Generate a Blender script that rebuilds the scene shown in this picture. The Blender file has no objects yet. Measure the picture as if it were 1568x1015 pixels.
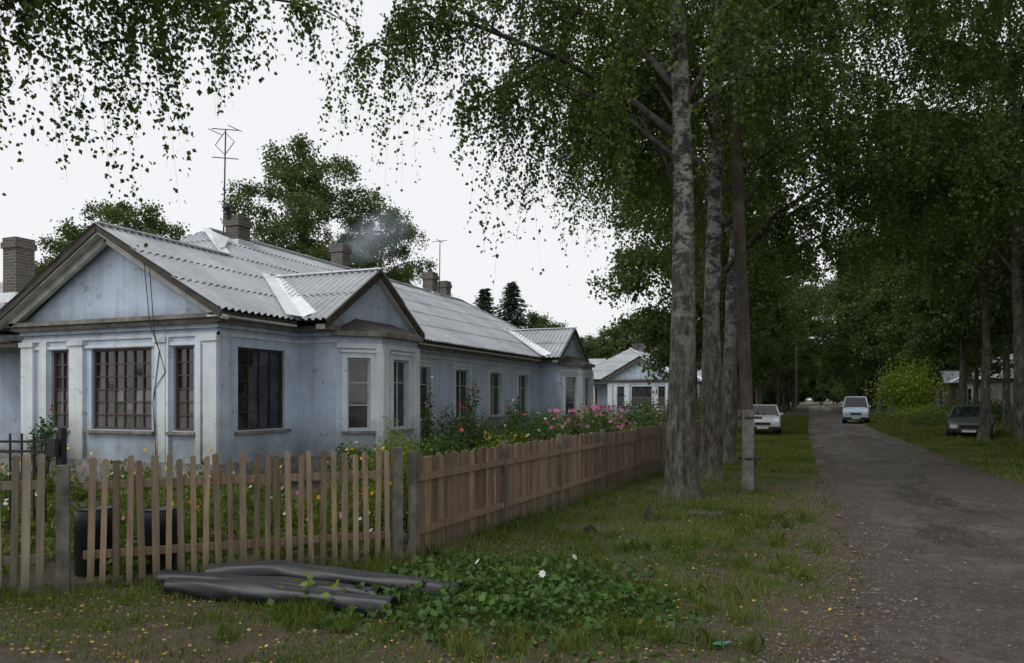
import bpy, bmesh, math, random
import numpy as np
from mathutils import Vector, Matrix
random.seed(7)
S=bpy.context.scene
COL=S.collection
# ---------------------------------------------------------------- materials
def new_mat(name):
    m=bpy.data.materials.new(name); m.use_nodes=True
    nt=m.node_tree; b=nt.nodes['Principled BSDF']
    return m,nt,b
def N(nt,t,**k):
    n=nt.nodes.new(t)
    for a,v in k.items(): setattr(n,a,v)
    return n
def noise(nt,scale,detail=4,vec=None,rough=.55):
    n=N(nt,'ShaderNodeTexNoise'); n.inputs['Scale'].default_value=scale; n.inputs['Detail'].default_value=detail
    n.inputs['Roughness'].default_value=rough
    if vec is not None: nt.links.new(vec,n.inputs['Vector'])
    return n
def mapping(nt,scale,src='Object'):
    tc=N(nt,'ShaderNodeTexCoord'); mp=N(nt,'ShaderNodeMapping'); mp.inputs['Scale'].default_value=scale
    nt.links.new(tc.outputs[src],mp.inputs['Vector']); return mp.outputs['Vector']
def ramp(nt,fac,stops):
    r=N(nt,'ShaderNodeValToRGB'); e=r.color_ramp.elements
    while len(e)<len(stops): e.new(.5)
    for i,(p,c) in enumerate(stops):
        e[i].position=p; e[i].color=(c[0],c[1],c[2],1) if hasattr(c,'__len__') else (c,c,c,1)
    nt.links.new(fac,r.inputs['Fac']); return r.outputs['Color']
def mix(nt,fac,a,b,mode='MIX'):
    m=N(nt,'ShaderNodeMix',data_type='RGBA',blend_type=mode)
    for i,v in ((0,fac),(6,a),(7,b)):
        if isinstance(v,(int,float)): m.inputs[i].default_value=v
        elif isinstance(v,tuple): m.inputs[i].default_value=(v[0],v[1],v[2],1)
        else: nt.links.new(v,m.inputs[i])
    return m.outputs[2]
def maprange(nt,src,a,b,c,d):
    mr=N(nt,'ShaderNodeMapRange')
    for i,v in enumerate((a,b,c,d)): mr.inputs[i+1].default_value=v
    nt.links.new(src,mr.inputs[0]); return mr.outputs[0]
def math_(nt,op,a,b,clamp=False):
    n=N(nt,'ShaderNodeMath',operation=op,use_clamp=clamp)
    for i,v in ((0,a),(1,b)):
        if isinstance(v,(int,float)): n.inputs[i].default_value=v
        else: nt.links.new(v,n.inputs[i])
    return n.outputs[0]
def bump(nt,b,h,strength,dist=.02):
    n=N(nt,'ShaderNodeBump'); n.inputs['Strength'].default_value=strength; n.inputs['Distance'].default_value=dist
    nt.links.new(h,n.inputs['Height']); nt.links.new(n.outputs['Normal'],b.inputs['Normal'])
def simple(name,c,rough=.8,metal=0,var=.25,scale=6):
    m,nt,b=new_mat(name)
    n=noise(nt,scale,5,mapping(nt,(1,1,1)))
    col=ramp(nt,n.outputs['Fac'],[(.3,tuple(x*(1-var) for x in c)),(.7,tuple(min(1,x*(1+var)) for x in c))])
    nt.links.new(col,b.inputs['Base Color']); b.inputs['Roughness'].default_value=rough; b.inputs['Metallic'].default_value=metal
    return m
def plaster(name,base,dirt,amount=.5):
    m,nt,b=new_mat(name)
    v=mapping(nt,(1,1,1))
    n1=noise(nt,1.1,7,v,.68); n2=noise(nt,1.0,6,mapping(nt,(4.5,4.5,.4)),.65); n3=noise(nt,45,3,v); n5=noise(nt,4.5,5,v,.7)
    f=ramp(nt,n1.outputs['Fac'],[(.42,0.0),(.7,amount)])
    f2=ramp(nt,n2.outputs['Fac'],[(.48,0.0),(.72,amount)])
    c=mix(nt,f,base,dirt); c=mix(nt,f2,c,dirt)
    c=mix(nt,ramp(nt,n5.outputs['Fac'],[(.60,0.0),(.66,.6)]),c,(dirt[0]*.62,dirt[1]*.6,dirt[2]*.55))
    sx=N(nt,'ShaderNodeSeparateXYZ'); nt.links.new(v,sx.inputs[0])
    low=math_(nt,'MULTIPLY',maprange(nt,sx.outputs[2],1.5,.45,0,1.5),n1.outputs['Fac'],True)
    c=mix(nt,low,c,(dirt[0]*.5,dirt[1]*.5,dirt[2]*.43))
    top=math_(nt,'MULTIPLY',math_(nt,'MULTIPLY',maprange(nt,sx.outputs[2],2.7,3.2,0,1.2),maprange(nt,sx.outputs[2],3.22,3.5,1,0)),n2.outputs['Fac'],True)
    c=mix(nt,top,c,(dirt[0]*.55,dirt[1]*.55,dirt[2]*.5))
    nt.links.new(c,b.inputs['Base Color']); b.inputs['Roughness'].default_value=.9
    bump(nt,b,math_(nt,'ADD',n3.outputs['Fac'],n5.outputs['Fac']),.3,.012)
    return m
def wood(name,c1,c2,scale=(25,25,2)):
    m,nt,b=new_mat(name)
    at=N(nt,'ShaderNodeAttribute',attribute_name='tint')
    n=noise(nt,1,6,mapping(nt,scale),.65)
    c=ramp(nt,n.outputs['Fac'],[(.3,c1),(.7,c2)])
    t=ramp(nt,at.outputs['Fac'],[(0,.5),(1,1.3)])
    c=mix(nt,1.0,c,t,'MULTIPLY')
    n2=noise(nt,3,4,mapping(nt,(1,1,1)))
    g=ramp(nt,n2.outputs['Fac'],[(.45,0.0),(.75,.6)])
    c=mix(nt,g,c,(.13,.12,.10))
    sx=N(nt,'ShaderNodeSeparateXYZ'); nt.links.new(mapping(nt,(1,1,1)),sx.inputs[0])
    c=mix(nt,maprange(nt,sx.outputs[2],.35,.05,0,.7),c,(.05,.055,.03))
    nt.links.new(c,b.inputs['Base Color']); b.inputs['Roughness'].default_value=.9
    bump(nt,b,n.outputs['Fac'],.4,.006)
    return m
def leafmat(name,c0,c1,c2,trans=.36,gloss=.02):
    m,nt,b=new_mat(name); nt.nodes.remove(b)
    at=N(nt,'ShaderNodeAttribute',attribute_name='tint')
    c=ramp(nt,at.outputs['Fac'],[(0,c0),(.55,c1),(1,c2)])
    d=N(nt,'ShaderNodeBsdfDiffuse'); t=N(nt,'ShaderNodeBsdfTranslucent'); g=N(nt,'ShaderNodeBsdfGlossy')
    g.inputs['Roughness'].default_value=.45
    nt.links.new(c,d.inputs[0])
    tc=mix(nt,1.0,c,(1.3,1.3,.55),'MULTIPLY'); nt.links.new(tc,t.inputs[0])
    m1=N(nt,'ShaderNodeMixShader'); m1.inputs[0].default_value=trans
    nt.links.new(d.outputs[0],m1.inputs[1]); nt.links.new(t.outputs[0],m1.inputs[2])
    m2=N(nt,'ShaderNodeMixShader'); m2.inputs[0].default_value=gloss
    nt.links.new(m1.outputs[0],m2.inputs[1]); nt.links.new(g.outputs[0],m2.inputs[2])
    nt.links.new(m2.outputs[0],nt.nodes['Material Output'].inputs['Surface'])
    return m
M={}
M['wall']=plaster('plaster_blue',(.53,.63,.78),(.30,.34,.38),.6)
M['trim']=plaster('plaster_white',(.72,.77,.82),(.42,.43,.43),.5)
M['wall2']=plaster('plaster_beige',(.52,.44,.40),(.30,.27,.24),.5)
M['cornice']=simple('weathered_board',(.20,.19,.17),.9,0,.4,5)
M['soffit']=simple('soffit_paint',(.55,.55,.52),.9,0,.25,3)
M['darkboard']=simple('dark_barge_board',(.06,.05,.045),.85,0,.4,6)
M['frame_brown']=simple('window_frame_brown',(.085,.05,.04),.6,0,.4,8)
M['frame_dark']=simple('window_frame_dark',(.045,.03,.022),.6,0,.4,8)
M['frame_grey']=simple('window_frame_grey',(.45,.47,.48),.7,0,.25,8)
M['door']=simple('door_paint',(.30,.12,.04),.6,0,.2,4)
M['flash']=simple('zinc_flashing',(.78,.80,.83),.4,.2,.15,3)
M['found']=simple('stone_foundation',(.20,.20,.19),.95,0,.5,7)
m,nt,b=new_mat('window_glass'); n=noise(nt,2.5,3,mapping(nt,(1,1,1)))
at=N(nt,'ShaderNodeAttribute',attribute_name='tint')
c=ramp(nt,n.outputs['Fac'],[(.4,(.008,.011,.013)),(.75,(.05,.06,.065))])
n2=noise(nt,1,3,mapping(nt,(22,22,1.2)))
cur=mix(nt,n2.outputs['Fac'],(.10,.11,.11),(.34,.35,.35))
c=mix(nt,ramp(nt,at.outputs['Fac'],[(.5,0.0),(.95,.75)]),c,cur)
nt.links.new(c,b.inputs['Base Color'])
b.inputs['Roughness'].default_value=.05; b.inputs['Specular IOR Level'].default_value=.8
bump(nt,b,n.outputs['Fac'],.08,.02); M['glass']=m
# roof
m,nt,b=new_mat('asbestos_roof')
v=mapping(nt,(1,1,1)); n1=noise(nt,.6,6,v,.7); n2=noise(nt,8,5,v,.7); n3=noise(nt,1.0,4,mapping(nt,(1.2,7,1.2)))
c=ramp(nt,n1.outputs['Fac'],[(.3,(.31,.33,.355)),(.7,(.50,.52,.55))])
c=mix(nt,ramp(nt,n2.outputs['Fac'],[(.52,0.0),(.8,.6)]),c,(.18,.18,.165))
c=mix(nt,ramp(nt,n3.outputs['Fac'],[(.55,0.0),(.8,.45)]),c,(.66,.68,.70))
nt.links.new(c,b.inputs['Base Color']); b.inputs['Roughness'].default_value=.75; M['roof']=m
# brick
m,nt,b=new_mat('chimney_brick')
v=mapping(nt,(1,1,1))
cx=N(nt,'ShaderNodeSeparateXYZ'); nt.links.new(v,cx.inputs[0])
cb=N(nt,'ShaderNodeCombineXYZ'); nt.links.new(math_(nt,'ADD',cx.outputs[0],cx.outputs[1]),cb.inputs[0]); nt.links.new(cx.outputs[2],cb.inputs[1])
br=N(nt,'ShaderNodeTexBrick'); br.inputs['Scale'].default_value=1; br.inputs['Brick Width'].default_value=.24; br.inputs['Row Height'].default_value=.08
br.inputs['Mortar Size'].default_value=.012; br.inputs['Color1'].default_value=(.13,.10,.085,1); br.inputs['Color2'].default_value=(.06,.053,.048,1); br.inputs['Mortar'].default_value=(.19,.18,.165,1)
nt.links.new(cb.outputs[0],br.inputs['Vector'])
n1=noise(nt,3,5,v); c=mix(nt,ramp(nt,n1.outputs['Fac'],[(.4,0.0),(.7,.7)]),br.outputs['Color'],(.09,.088,.08))
nt.links.new(c,b.inputs['Base Color']); b.inputs['Roughness'].default_value=.95; bump(nt,b,br.outputs['Fac'],-.5,.01); M['brick']=m
M['soot']=simple('soot',(.03,.03,.03),.9)
# bark
def bark(name,lo,hi,zd):
    m,nt,b=new_mat(name)
    v=mapping(nt,(1,1,1)); n1=noise(nt,1,5,mapping(nt,(3.2,3.2,4.2)),.78); n2=noise(nt,11,6,mapping(nt,(1,1,.28)),.75); n3=noise(nt,1,4,mapping(nt,(7,7,42)),.6); n4=noise(nt,.8,3,v)
    c=ramp(nt,n4.outputs['Fac'],[(.3,tuple(x*.5 for x in hi)),(.65,hi)])
    c=mix(nt,ramp(nt,n3.outputs['Fac'],[(.54,0.0),(.64,.8)]),c,tuple(x*2.2 for x in lo))
    c=mix(nt,ramp(nt,n1.outputs['Fac'],[(.46,0.0),(.54,.94)]),c,lo)
    sx=N(nt,'ShaderNodeSeparateXYZ'); nt.links.new(v,sx.inputs[0])
    c2=ramp(nt,n2.outputs['Fac'],[(.38,(.014,.013,.011)),(.52,(.075,.07,.06)),(.7,(.20,.195,.17))])
    f=math_(nt,'ADD',maprange(nt,sx.outputs[2],.5,zd,1.15,.36),math_(nt,'MULTIPLY',n1.outputs['Fac'],.9))
    f=math_(nt,'MULTIPLY',math_(nt,'SUBTRACT',f,.70),1.7,True)
    c=mix(nt,f,c,c2)
    c=mix(nt,maprange(nt,sx.outputs[2],.5,.0,0,.55),c,(.05,.07,.02))
    nt.links.new(c,b.inputs['Base Color']); b.inputs['Roughness'].default_value=.9
    bump(nt,b,n2.outputs['Fac'],1.0,.05)
    return m
M['birch']=bark('birch_bark',(.022,.02,.018),(.40,.39,.365),5.0)
M['twig']=simple('twig_bark',(.03,.022,.016),.9)
M['limb']=simple('limb_bark',(.045,.04,.034),.9,0,.6,7)
M['darkbark']=bark('dark_bark',(.02,.018,.015),(.12,.11,.09),6)
M['leaf']=leafmat('birch_leaf',(.025,.048,.010),(.058,.10,.019),(.13,.17,.033))
M['leaf_far']=leafmat('far_leaf',(.040,.07,.024),(.075,.115,.036),(.13,.17,.055))
M['leaf_bright']=leafmat('bright_leaf',(.09,.15,.02),(.16,.23,.03),(.26,.32,.05))
M['needle']=leafmat('needles',(.018,.036,.022),(.03,.055,.032),(.05,.08,.04),.1)
M['grass']=leafmat('grass_blades',(.06,.09,.015),(.11,.16,.027),(.22,.22,.08),.33)
M['weed']=leafmat('weed_leaf',(.033,.075,.018),(.066,.13,.03),(.13,.20,.05),.3)
M['fallen']=leafmat('fallen_leaf',(.10,.06,.03),(.28,.17,.05),(.55,.40,.08),.1)
M['petal_y']=leafmat('petal_yellow',(.6,.30,.02),(.7,.42,.02),(.75,.55,.05),.2)
M['petal_p']=leafmat('petal_pink',(.45,.08,.25),(.5,.12,.32),(.6,.25,.42),.2)
M['petal_w']=leafmat('petal_white',(.6,.6,.58),(.75,.75,.72),(.8,.8,.78),.2)
M['petal_r']=leafmat('petal_red',(.4,.04,.03),(.5,.08,.04),(.55,.14,.05),.2)
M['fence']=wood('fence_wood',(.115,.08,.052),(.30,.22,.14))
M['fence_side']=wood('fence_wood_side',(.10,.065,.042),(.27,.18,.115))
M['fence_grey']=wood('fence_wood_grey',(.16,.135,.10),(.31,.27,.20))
M['concrete']=simple('concrete_post',(.11,.10,.085),.95,0,.5,7)
M['concrete2']=simple('pale_concrete',(.14,.138,.125),.95,0,.5,6)
M['polewood']=wood('pole_wood',(.022,.017,.013),(.062,.046,.034),(14,14,1.2))
M['plastic']=simple('black_plastic',(.013,.015,.019),.42,0,.4,9)
M['iron']=simple('black_iron',(.015,.015,.016),.5)
M['wire']=simple('cable',(.02,.02,.02),.6)
M['stone']=simple('gravel_stone',(.16,.145,.13),.9,0,.5,3)
M['paint_white']=simple('car_paint_white',(.62,.64,.66),.25,0,.03,2)
M['paint_blue']=simple('car_paint_pale_blue',(.42,.52,.62),.25,0,.03,2)
M['paint_dark']=simple('car_paint_grey_green',(.085,.11,.105),.22,.3,.05,2)
M['carglass']=simple('car_glass',(.012,.015,.017),.05)
M['tyre']=simple('tyre',(.015,.015,.015),.9)
M['chrome']=simple('hub',(.4,.4,.4),.3,.8,.1)
M['lamp']=simple('headlamp',(.7,.7,.68),.1,.3,.1)
M['pinkfence']=simple('pink_fence',(.42,.25,.27),.8)
M['greenfence']=simple('green_fence',(.05,.14,.09),.7)
M['teal']=simple('teal_scrap',(.03,.2,.18),.5)
# asphalt
m,nt,b=new_mat('old_asphalt')
v=mapping(nt,(1,1,1)); n1=noise(nt,.5,7,v,.7); n2=noise(nt,55,5,v,.8); n3=noise(nt,3.0,8,v,.75); n5=noise(nt,14,6,v,.75)
n4=noise(nt,1,5,mapping(nt,(.8,.22,1)),.62); n6=noise(nt,1.2,5,v,.6)
c=ramp(nt,n1.outputs['Fac'],[(.38,(.052,.044,.038)),(.62,(.13,.11,.097))])
c=mix(nt,ramp(nt,n3.outputs['Fac'],[(.46,0.0),(.58,.8)]),c,(.062,.048,.036))
c=mix(nt,ramp(nt,n6.outputs['Fac'],[(.50,0.0),(.57,.7)]),c,(.045,.036,.029))
c=mix(nt,ramp(nt,n4.outputs['Fac'],[(.54,0.0),(.58,.65)]),c,(.032,.029,.027))
c=mix(nt,ramp(nt,n5.outputs['Fac'],[(.52,0.0),(.66,.6)]),c,(.16,.14,.12))
c=mix(nt,ramp(nt,n5.outputs['Fac'],[(.34,.7),(.45,0.0)]),c,(.03,.025,.021))
c=mix(nt,ramp(nt,n2.outputs['Fac'],[(.52,0.0),(.7,.55)]),c,(.22,.20,.18))
sx=N(nt,'ShaderNodeSeparateXYZ'); nt.links.new(v,sx.inputs[0])
e1=maprange(nt,sx.outputs[0],1.2,.1,0,.8); e2=maprange(nt,sx.outputs[0],2.5,3.6,0,.6)
e2=math_(nt,'MULTIPLY',e2,maprange(nt,sx.outputs[1],9,16,0,1)); e3=maprange(nt,sx.outputs[1],8.0,4.2,0,.55)
ee=math_(nt,'ADD',math_(nt,'MAXIMUM',math_(nt,'MAXIMUM',e1,e2),e3),math_(nt,'SUBTRACT',n3.outputs['Fac'],.5))
dirtc=mix(nt,ramp(nt,n5.outputs['Fac'],[(.35,0.0),(.65,1.0)]),(.030,.022,.015),(.115,.085,.06))
c=mix(nt,ramp(nt,ee,[(.2,0.0),(.62,.95)]),c,dirtc)
nt.links.new(c,b.inputs['Base Color'])
nt.links.new(ramp(nt,n4.outputs['Fac'],[(.48,.85),(.58,.28)]),b.inputs['Roughness'])
bump(nt,b,math_(nt,'ADD',math_(nt,'ADD',math_(nt,'MULTIPLY',n3.outputs['Fac'],3.0),n2.outputs['Fac']),n5.outputs['Fac']),.8,.03); M['asphalt']=m
# ground
m,nt,b=new_mat('ground_soil_grass')
v=mapping(nt,(1,1,1)); n1=noise(nt,.8,7,v,.68); n2=noise(nt,14,6,v,.75); n3=noise(nt,40,4,v,.75)
c=ramp(nt,n2.outputs['Fac'],[(.3,(.032,.042,.012)),(.6,(.068,.088,.024)),(.8,(.12,.125,.05))])
sx=N(nt,'ShaderNodeSeparateXYZ'); nt.links.new(v,sx.inputs[0])
e1=math_(nt,'MULTIPLY',maprange(nt,sx.outputs[0],-1.2,.1,0,.55),maprange(nt,sx.outputs[0],6.0,4.3,0,1))
e3=maprange(nt,sx.outputs[1],5.2,3.8,0,.4)
f=ramp(nt,math_(nt,'ADD',math_(nt,'MAXIMUM',e1,e3),n1.outputs['Fac']),[(.47,0.0),(.62,.95)])
c=mix(nt,f,c,mix(nt,ramp(nt,n3.outputs['Fac'],[(.35,0.0),(.65,1.0)]),(.030,.022,.015),(.13,.095,.068)))
nt.links.new(c,b.inputs['Base Color']); b.inputs['Roughness'].default_value=.95
bump(nt,b,n2.outputs['Fac'],.8,.05); M['ground']=m
M['soil']=simple('garden_soil',(.06,.045,.03),.95,0,.5,9)
# ---------------------------------------------------------------- geometry helpers
def empty(name,loc=(0,0,0),rz=0):
    e=bpy.data.objects.new(name,None); e.location=loc; e.rotation_euler=(0,0,rz); COL.objects.link(e); return e
def obj(name,me,parent=None):
    o=bpy.data.objects.new(name,me); COL.objects.link(o)
    if parent: o.parent=parent
    return o
def np_mesh(name,V,F,mat,tint=None,smooth=False):
    V=np.asarray(V,dtype=np.float32); F=np.asarray(F,dtype=np.int32)
    me=bpy.data.meshes.new(name); me.vertices.add(len(V)); me.vertices.foreach_set('co',V.ravel())
    k=F.shape[1]; me.loops.add(F.size); me.loops.foreach_set('vertex_index',F.ravel())
    me.polygons.add(len(F)); me.polygons.foreach_set('loop_start',np.arange(0,F.size,k,dtype=np.int32))
    me.update(calc_edges=True)
    if tint is not None:
        a=me.attributes.new('tint','FLOAT','FACE'); a.data.foreach_set('value',np.asarray(tint,dtype=np.float32))
    me.materials.append(mat)
    if smooth: me.polygons.foreach_set('use_smooth',np.ones(len(F),dtype=bool))
    return me
class Geo:
    def __init__(s): s.v=[];s.f=[];s.t=[]
    def face(s,pts,tint=.5):
        i=len(s.v); s.v+= [tuple(p) for p in pts]; s.f.append(list(range(i,i+len(pts)))); s.t.append(tint)
    def box8(s,p,tint=.5):
        i=len(s.v); s.v+=[tuple(q) for q in p]
        for q in ((0,3,2,1),(4,5,6,7),(0,1,5,4),(1,2,6,5),(2,3,7,6),(3,0,4,7)):
            s.f.append([i+a for a in q]); s.t.append(tint)
    def box(s,x0,x1,y0,y1,z0,z1,tint=.5):
        s.box8([(x0,y0,z0),(x1,y0,z0),(x1,y1,z0),(x0,y1,z0),(x0,y0,z1),(x1,y0,z1),(x1,y1,z1),(x0,y1,z1)],tint)
    def beam(s,p0,p1,w,h,up=(0,0,1),tint=.5):
        p0=Vector(p0);p1=Vector(p1); d=(p1-p0).normalized(); u=Vector(up); sd=d.cross(u).normalized(); u=sd.cross(d)
        sd*=w/2; u*=h/2
        s.box8([p0-sd-u,p0+sd-u,p1+sd-u,p1-sd-u,p0-sd+u,p0+sd+u,p1+sd+u,p1-sd+u],tint)
    def tube(s,pts,rad,n=8,tint=.5,rough=0,rng=None):
        pts=[Vector(p) for p in pts]; base=len(s.v)
        for i,p in enumerate(pts):
            d=(pts[min(i+1,len(pts)-1)]-pts[max(i-1,0)]).normalized()
            a=Vector((1,0,0)) if abs(d.x)<.8 else Vector((0,1,0))
            u=d.cross(a).normalized(); w=d.cross(u)
            for k in range(n):
                an=2*math.pi*k/n; r=rad[i]*(1+(rng.uniform(-rough,rough) if rng else 0))
                s.v.append(tuple(p+u*math.cos(an)*r+w*math.sin(an)*r))
        for i in range(len(pts)-1):
            for k in range(n):
                a=base+i*n+k; b=base+i*n+(k+1)%n
                s.f.append([a,b,b+n,a+n]); s.t.append(tint)
        s.f.append([base+k for k in range(n)]); s.t.append(tint)
        s.f.append([base+(len(pts)-1)*n+k for k in range(n)][::-1]); s.t.append(tint)
    def mesh(s,name,mat,smooth=False):
        me=bpy.data.meshes.new(name); me.from_pydata(s.v,[],s.f); me.update()
        a=me.attributes.new('tint','FLOAT','FACE'); a.data.foreach_set('value',s.t)
        me.materials.append(mat)
        if smooth: me.polygons.foreach_set('use_smooth',[True]*len(s.f))
        return me
def nrm(a): return a/np.maximum(np.linalg.norm(a,axis=1,keepdims=True),1e-6)
def leaf_geo(C,A,L,W,rng,fold=.12):
    n=len(C); A=nrm(A); R=nrm(rng.normal(size=(n,3))); Sd=nrm(np.cross(A,R)); Nn=np.cross(A,Sd)
    L=np.broadcast_to(L,(n,)).reshape(n,1); W=np.broadcast_to(W,(n,)).reshape(n,1)
    V=np.empty((n,4,3)); V[:,0]=C; V[:,1]=C+A*L*.42+Sd*W*.5+Nn*L*fold; V[:,2]=C+A*L; V[:,3]=C+A*L*.42-Sd*W*.5+Nn*L*fold
    return V.reshape(-1,3), np.arange(n*4).reshape(n,4)
# ---------------------------------------------------------------- trees
OUT=.26
def twig_arrays(P,O,Ln,rng,K,spread=.05):
    M_=len(P); t=rng.uniform(.03,1,(M_,K)); Ld=Ln[:,None]
    C=P[:,None,:]+O[:,None,:]*(OUT*t**.7*Ld)[...,None]
    C[...,2]-= t**1.25*Ld - .10*np.sin(t*3.1)*Ld
    C=C+rng.normal(size=C.shape)*spread
    return C.reshape(-1,3)
def twig_ribbons(P,O,Ln,w):
    ts=np.linspace(0,1,5); M_=len(P); pts=[]
    for t in ts:
        C=P+O*(OUT*t**.7*Ln)[:,None]; C=C.copy(); C[:,2]-=t**1.25*Ln-.10*np.sin(t*3.1)*Ln; pts.append(C)
    side=nrm(np.cross(O,np.array([[0,0,1.0]])))*w
    V=np.stack([np.stack([p-side*(1-.7*t),p+side*(1-.7*t)],1) for p,t in zip(pts,ts)],1)
    idx=np.arange(M_*10).reshape(M_,5,2); F=[]
    for i in range(4): F.append(np.stack([idx[:,i,0],idx[:,i,1],idx[:,i+1,1],idx[:,i+1,0]],1))
    return V.reshape(-1,3),np.concatenate(F)
def limb_pts(start,az,L,el0,el1,rng,k=7):
    p=Vector(start); pts=[p.copy()]
    for i in range(k-1):
        f=i/(k-2); el=el0+(el1-el0)*f; a=az+rng.normal()*.13
        p=p+Vector((math.cos(a)*math.cos(el),math.sin(a)*math.cos(el),math.sin(el)))*(L/(k-1)); pts.append(p.copy())
    return pts
def interp_pts(pts,t):
    f=t*(len(pts)-1); i=min(int(f),len(pts)-2); return pts[i].lerp(pts[i+1],f-i)
def birch(name,base,H,r0,cr,h0,nl,seed,twigs_per=7,K=34,leaf=.055,hang=1.3,lean=(0,0),extra=(),barkm='birch',leafm='leaf',zcut=None,prof=None,nside=16,subs=6,only_mesh=False,spread=.06,wobble=.02,skip=None):
    rng=np.random.default_rng(seed); B=Geo(); T=Geo(); Lb=Geo()
    k=26; pts=[];rad=[]
    wob=np.cumsum(rng.normal(size=(k,2))*wobble,0)
    for i in range(k):
        f=(i/(k-1))**1.25; z=f*H
        pts.append(Vector((lean[0]*f+wob[i,0]-wob[0,0],lean[1]*f+wob[i,1]-wob[0,1],z-.03)))
        r=r0*(1-f)**.75*(.68+.32*math.exp(-z/2.6))+.012
        r*=1+.35*math.exp(-z/.2)
        rad.append(r)
    B.tube(pts,rad,nside,.5,.04,rng)
    def trunk_at(z):
        for i in range(k-1):
            if pts[i+1].z>=z:
                f=(z-pts[i].z)/(pts[i+1].z-pts[i].z); return pts[i].lerp(pts[i+1],f),rad[i]*(1-f)+rad[i+1]*f
        return pts[-1],rad[-1]
    limbs=[]
    for i in range(nl):
        f=(i+.5)/nl; z=h0+(H*.96-h0)*f**1.05
        p,r=trunk_at(z); az=i*2.399+rng.uniform(-.4,.4)
        pf=(prof(f) if prof else (.72+.9*f)*(1-f)**.55+.12)
        L=cr*pf*rng.uniform(.8,1.15)*1.15
        lp=limb_pts(p,az,L,rng.uniform(.6,1.0),rng.uniform(-.35,.1),rng)
        if skip and skip(az,z): continue
        limbs.append((lp,r*.45,L,z))
    for e in extra:
        ep=[Vector(q)-Vector((base[0],base[1],0)) for q in e[0]]
        L=sum((ep[i+1]-ep[i]).length for i in range(len(ep)-1)); limbs.append((ep,e[1],L,ep[0].z))
    TP=[];TO=[];TL=[]
    for lp,r,L,z in limbs:
        r=min(r,.022+.0085*L)
        n=len(lp); Lb.tube(lp,[max(.006,r*(1-.9*i/(n-1))) for i in range(n)],7)
        dens=1.0
        if zcut and z>zcut: dens=.3
        lines=[(lp,L,.2)]
        for j in range(subs):
            t=.18+.8*(j+rng.uniform(0,1))/subs; q=interp_pts(lp,min(t,.98)); d=lp[-1]-lp[0]; az=math.atan2(d.y,d.x)+rng.choice([-1,1])*rng.uniform(.4,1.3)
            sl=L*rng.uniform(.25,.45)*(1.15-t*.6); sp=limb_pts(q,az,sl,rng.uniform(.1,.6),-.5,rng,5)
            T.tube(sp,[max(.004,r*.3*(1-.8*i/4)) for i in range(5)],5); lines.append((sp,sl,.1))
        for ln,l,t0 in lines:
            m_=max(2,int(l*twigs_per*dens))
            hm=rng.uniform(.45,1.3)
            for _ in range(m_):
                t=rng.uniform(t0,1); q=interp_pts(ln,t); d=ln[-1]-ln[0]; a=math.atan2(d.y,d.x)+rng.normal()*1.0
                TP.append(q);TO.append((math.cos(a),math.sin(a),0)); TL.append(hm*hang*rng.uniform(.3,1.0)*(1.3 if rng.random()<.12 else 1))
    TP=np.array([tuple(q) for q in TP]);TO=np.array(TO);TL=np.array(TL)
    C=twig_arrays(TP,TO,TL,rng,K,spread)
    n=len(C); A=rng.normal(size=(n,3))*.6; A[:,2]-=.75
    Lf=leaf*rng.uniform(.65,1.25,n)
    V,F=leaf_geo(C,A,Lf,Lf*.85,rng)
    tt=np.repeat(rng.uniform(0,1,len(TP)),K)*.45+rng.uniform(0,1,n)*.55
    ml=np_mesh(name+'_leaves',V,F,M[leafm],tt)
    V,F=twig_ribbons(TP,TO,TL,.003 if leaf<.1 else .008)
    mt=np_mesh(name+'_twigs',V,F,M['twig'])
    mb=B.mesh(name+'_trunk',M[barkm],True); ms=T.mesh(name+'_sub',M['twig'],True)
    meshes=[('trunk',mb),('limbs',Lb.mesh(name+'_limbs',M['limb'],True)),('branches',ms),('twigs',mt),('leaves',ml)]
    if only_mesh: return meshes
    e=empty(name,(base[0],base[1],0))
    for nm,me in meshes: obj(nm,me,e)
    return n
Lx,Ly=-.928,-.373
def lt(b,s,z,dy=0): return (b[0]+Lx*s+(-Ly)*dy,b[1]+Ly*s+(-Lx)*dy*1,z)
b1=(-2.09,12.96)
ex1=[([lt(b1,0,6.2),lt(b1,.9,6.95,-.2),lt(b1,1.9,7.5,-.4),lt(b1,3.2,8.0,-.5),lt(b1,4.4,8.2,-.3),lt(b1,5.3,7.6,-.2)],.10),
     ([lt(b1,0,5.1),lt(b1,.5,6.0,.4),lt(b1,1.2,6.8,.9),lt(b1,2.3,7.1,1.2),lt(b1,3.4,6.7,1.4)],.09),
     ([lt(b1,0,7.0),lt(b1,1.0,7.9,.8),lt(b1,2.4,8.8,1.2),lt(b1,4.0,9.4,1.0),lt(b1,5.6,8.8,.8)],.09),
     ([lt(b1,0,5.8),lt(b1,.8,6.6,-.8),lt(b1,1.8,7.0,-1.0),lt(b1,2.8,6.5,-1.2)],.07),
     ([lt(b1,0,6.5),lt(b1,.8,7.3,.8),lt(b1,1.7,7.6,1.4),lt(b1,2.6,7.2,1.8)],.07),
     ([lt(b1,0,7.8),lt(b1,1.2,9.0,-.5),lt(b1,2.8,9.8,-.8),lt(b1,4.6,9.9,-1.0),lt(b1,5.4,9.2,-1.2)],.09),
     ([lt(b1,0,6.6),lt(b1,-1.0,7.4,.3),lt(b1,-2.4,7.8,.6),lt(b1,-3.4,7.3,.9)],.08)]
cnt=[]
sk1=lambda az,z: (math.cos(az)*Lx+math.sin(az)*Ly>.35 and math.sin(az)<-.3) and z<13
cnt.append(birch('birch_tree',b1,19,.285,5.0,6.4,20,11,9,42,.072,2.3,(-.1,0),ex1,zcut=11,skip=sk1))
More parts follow.
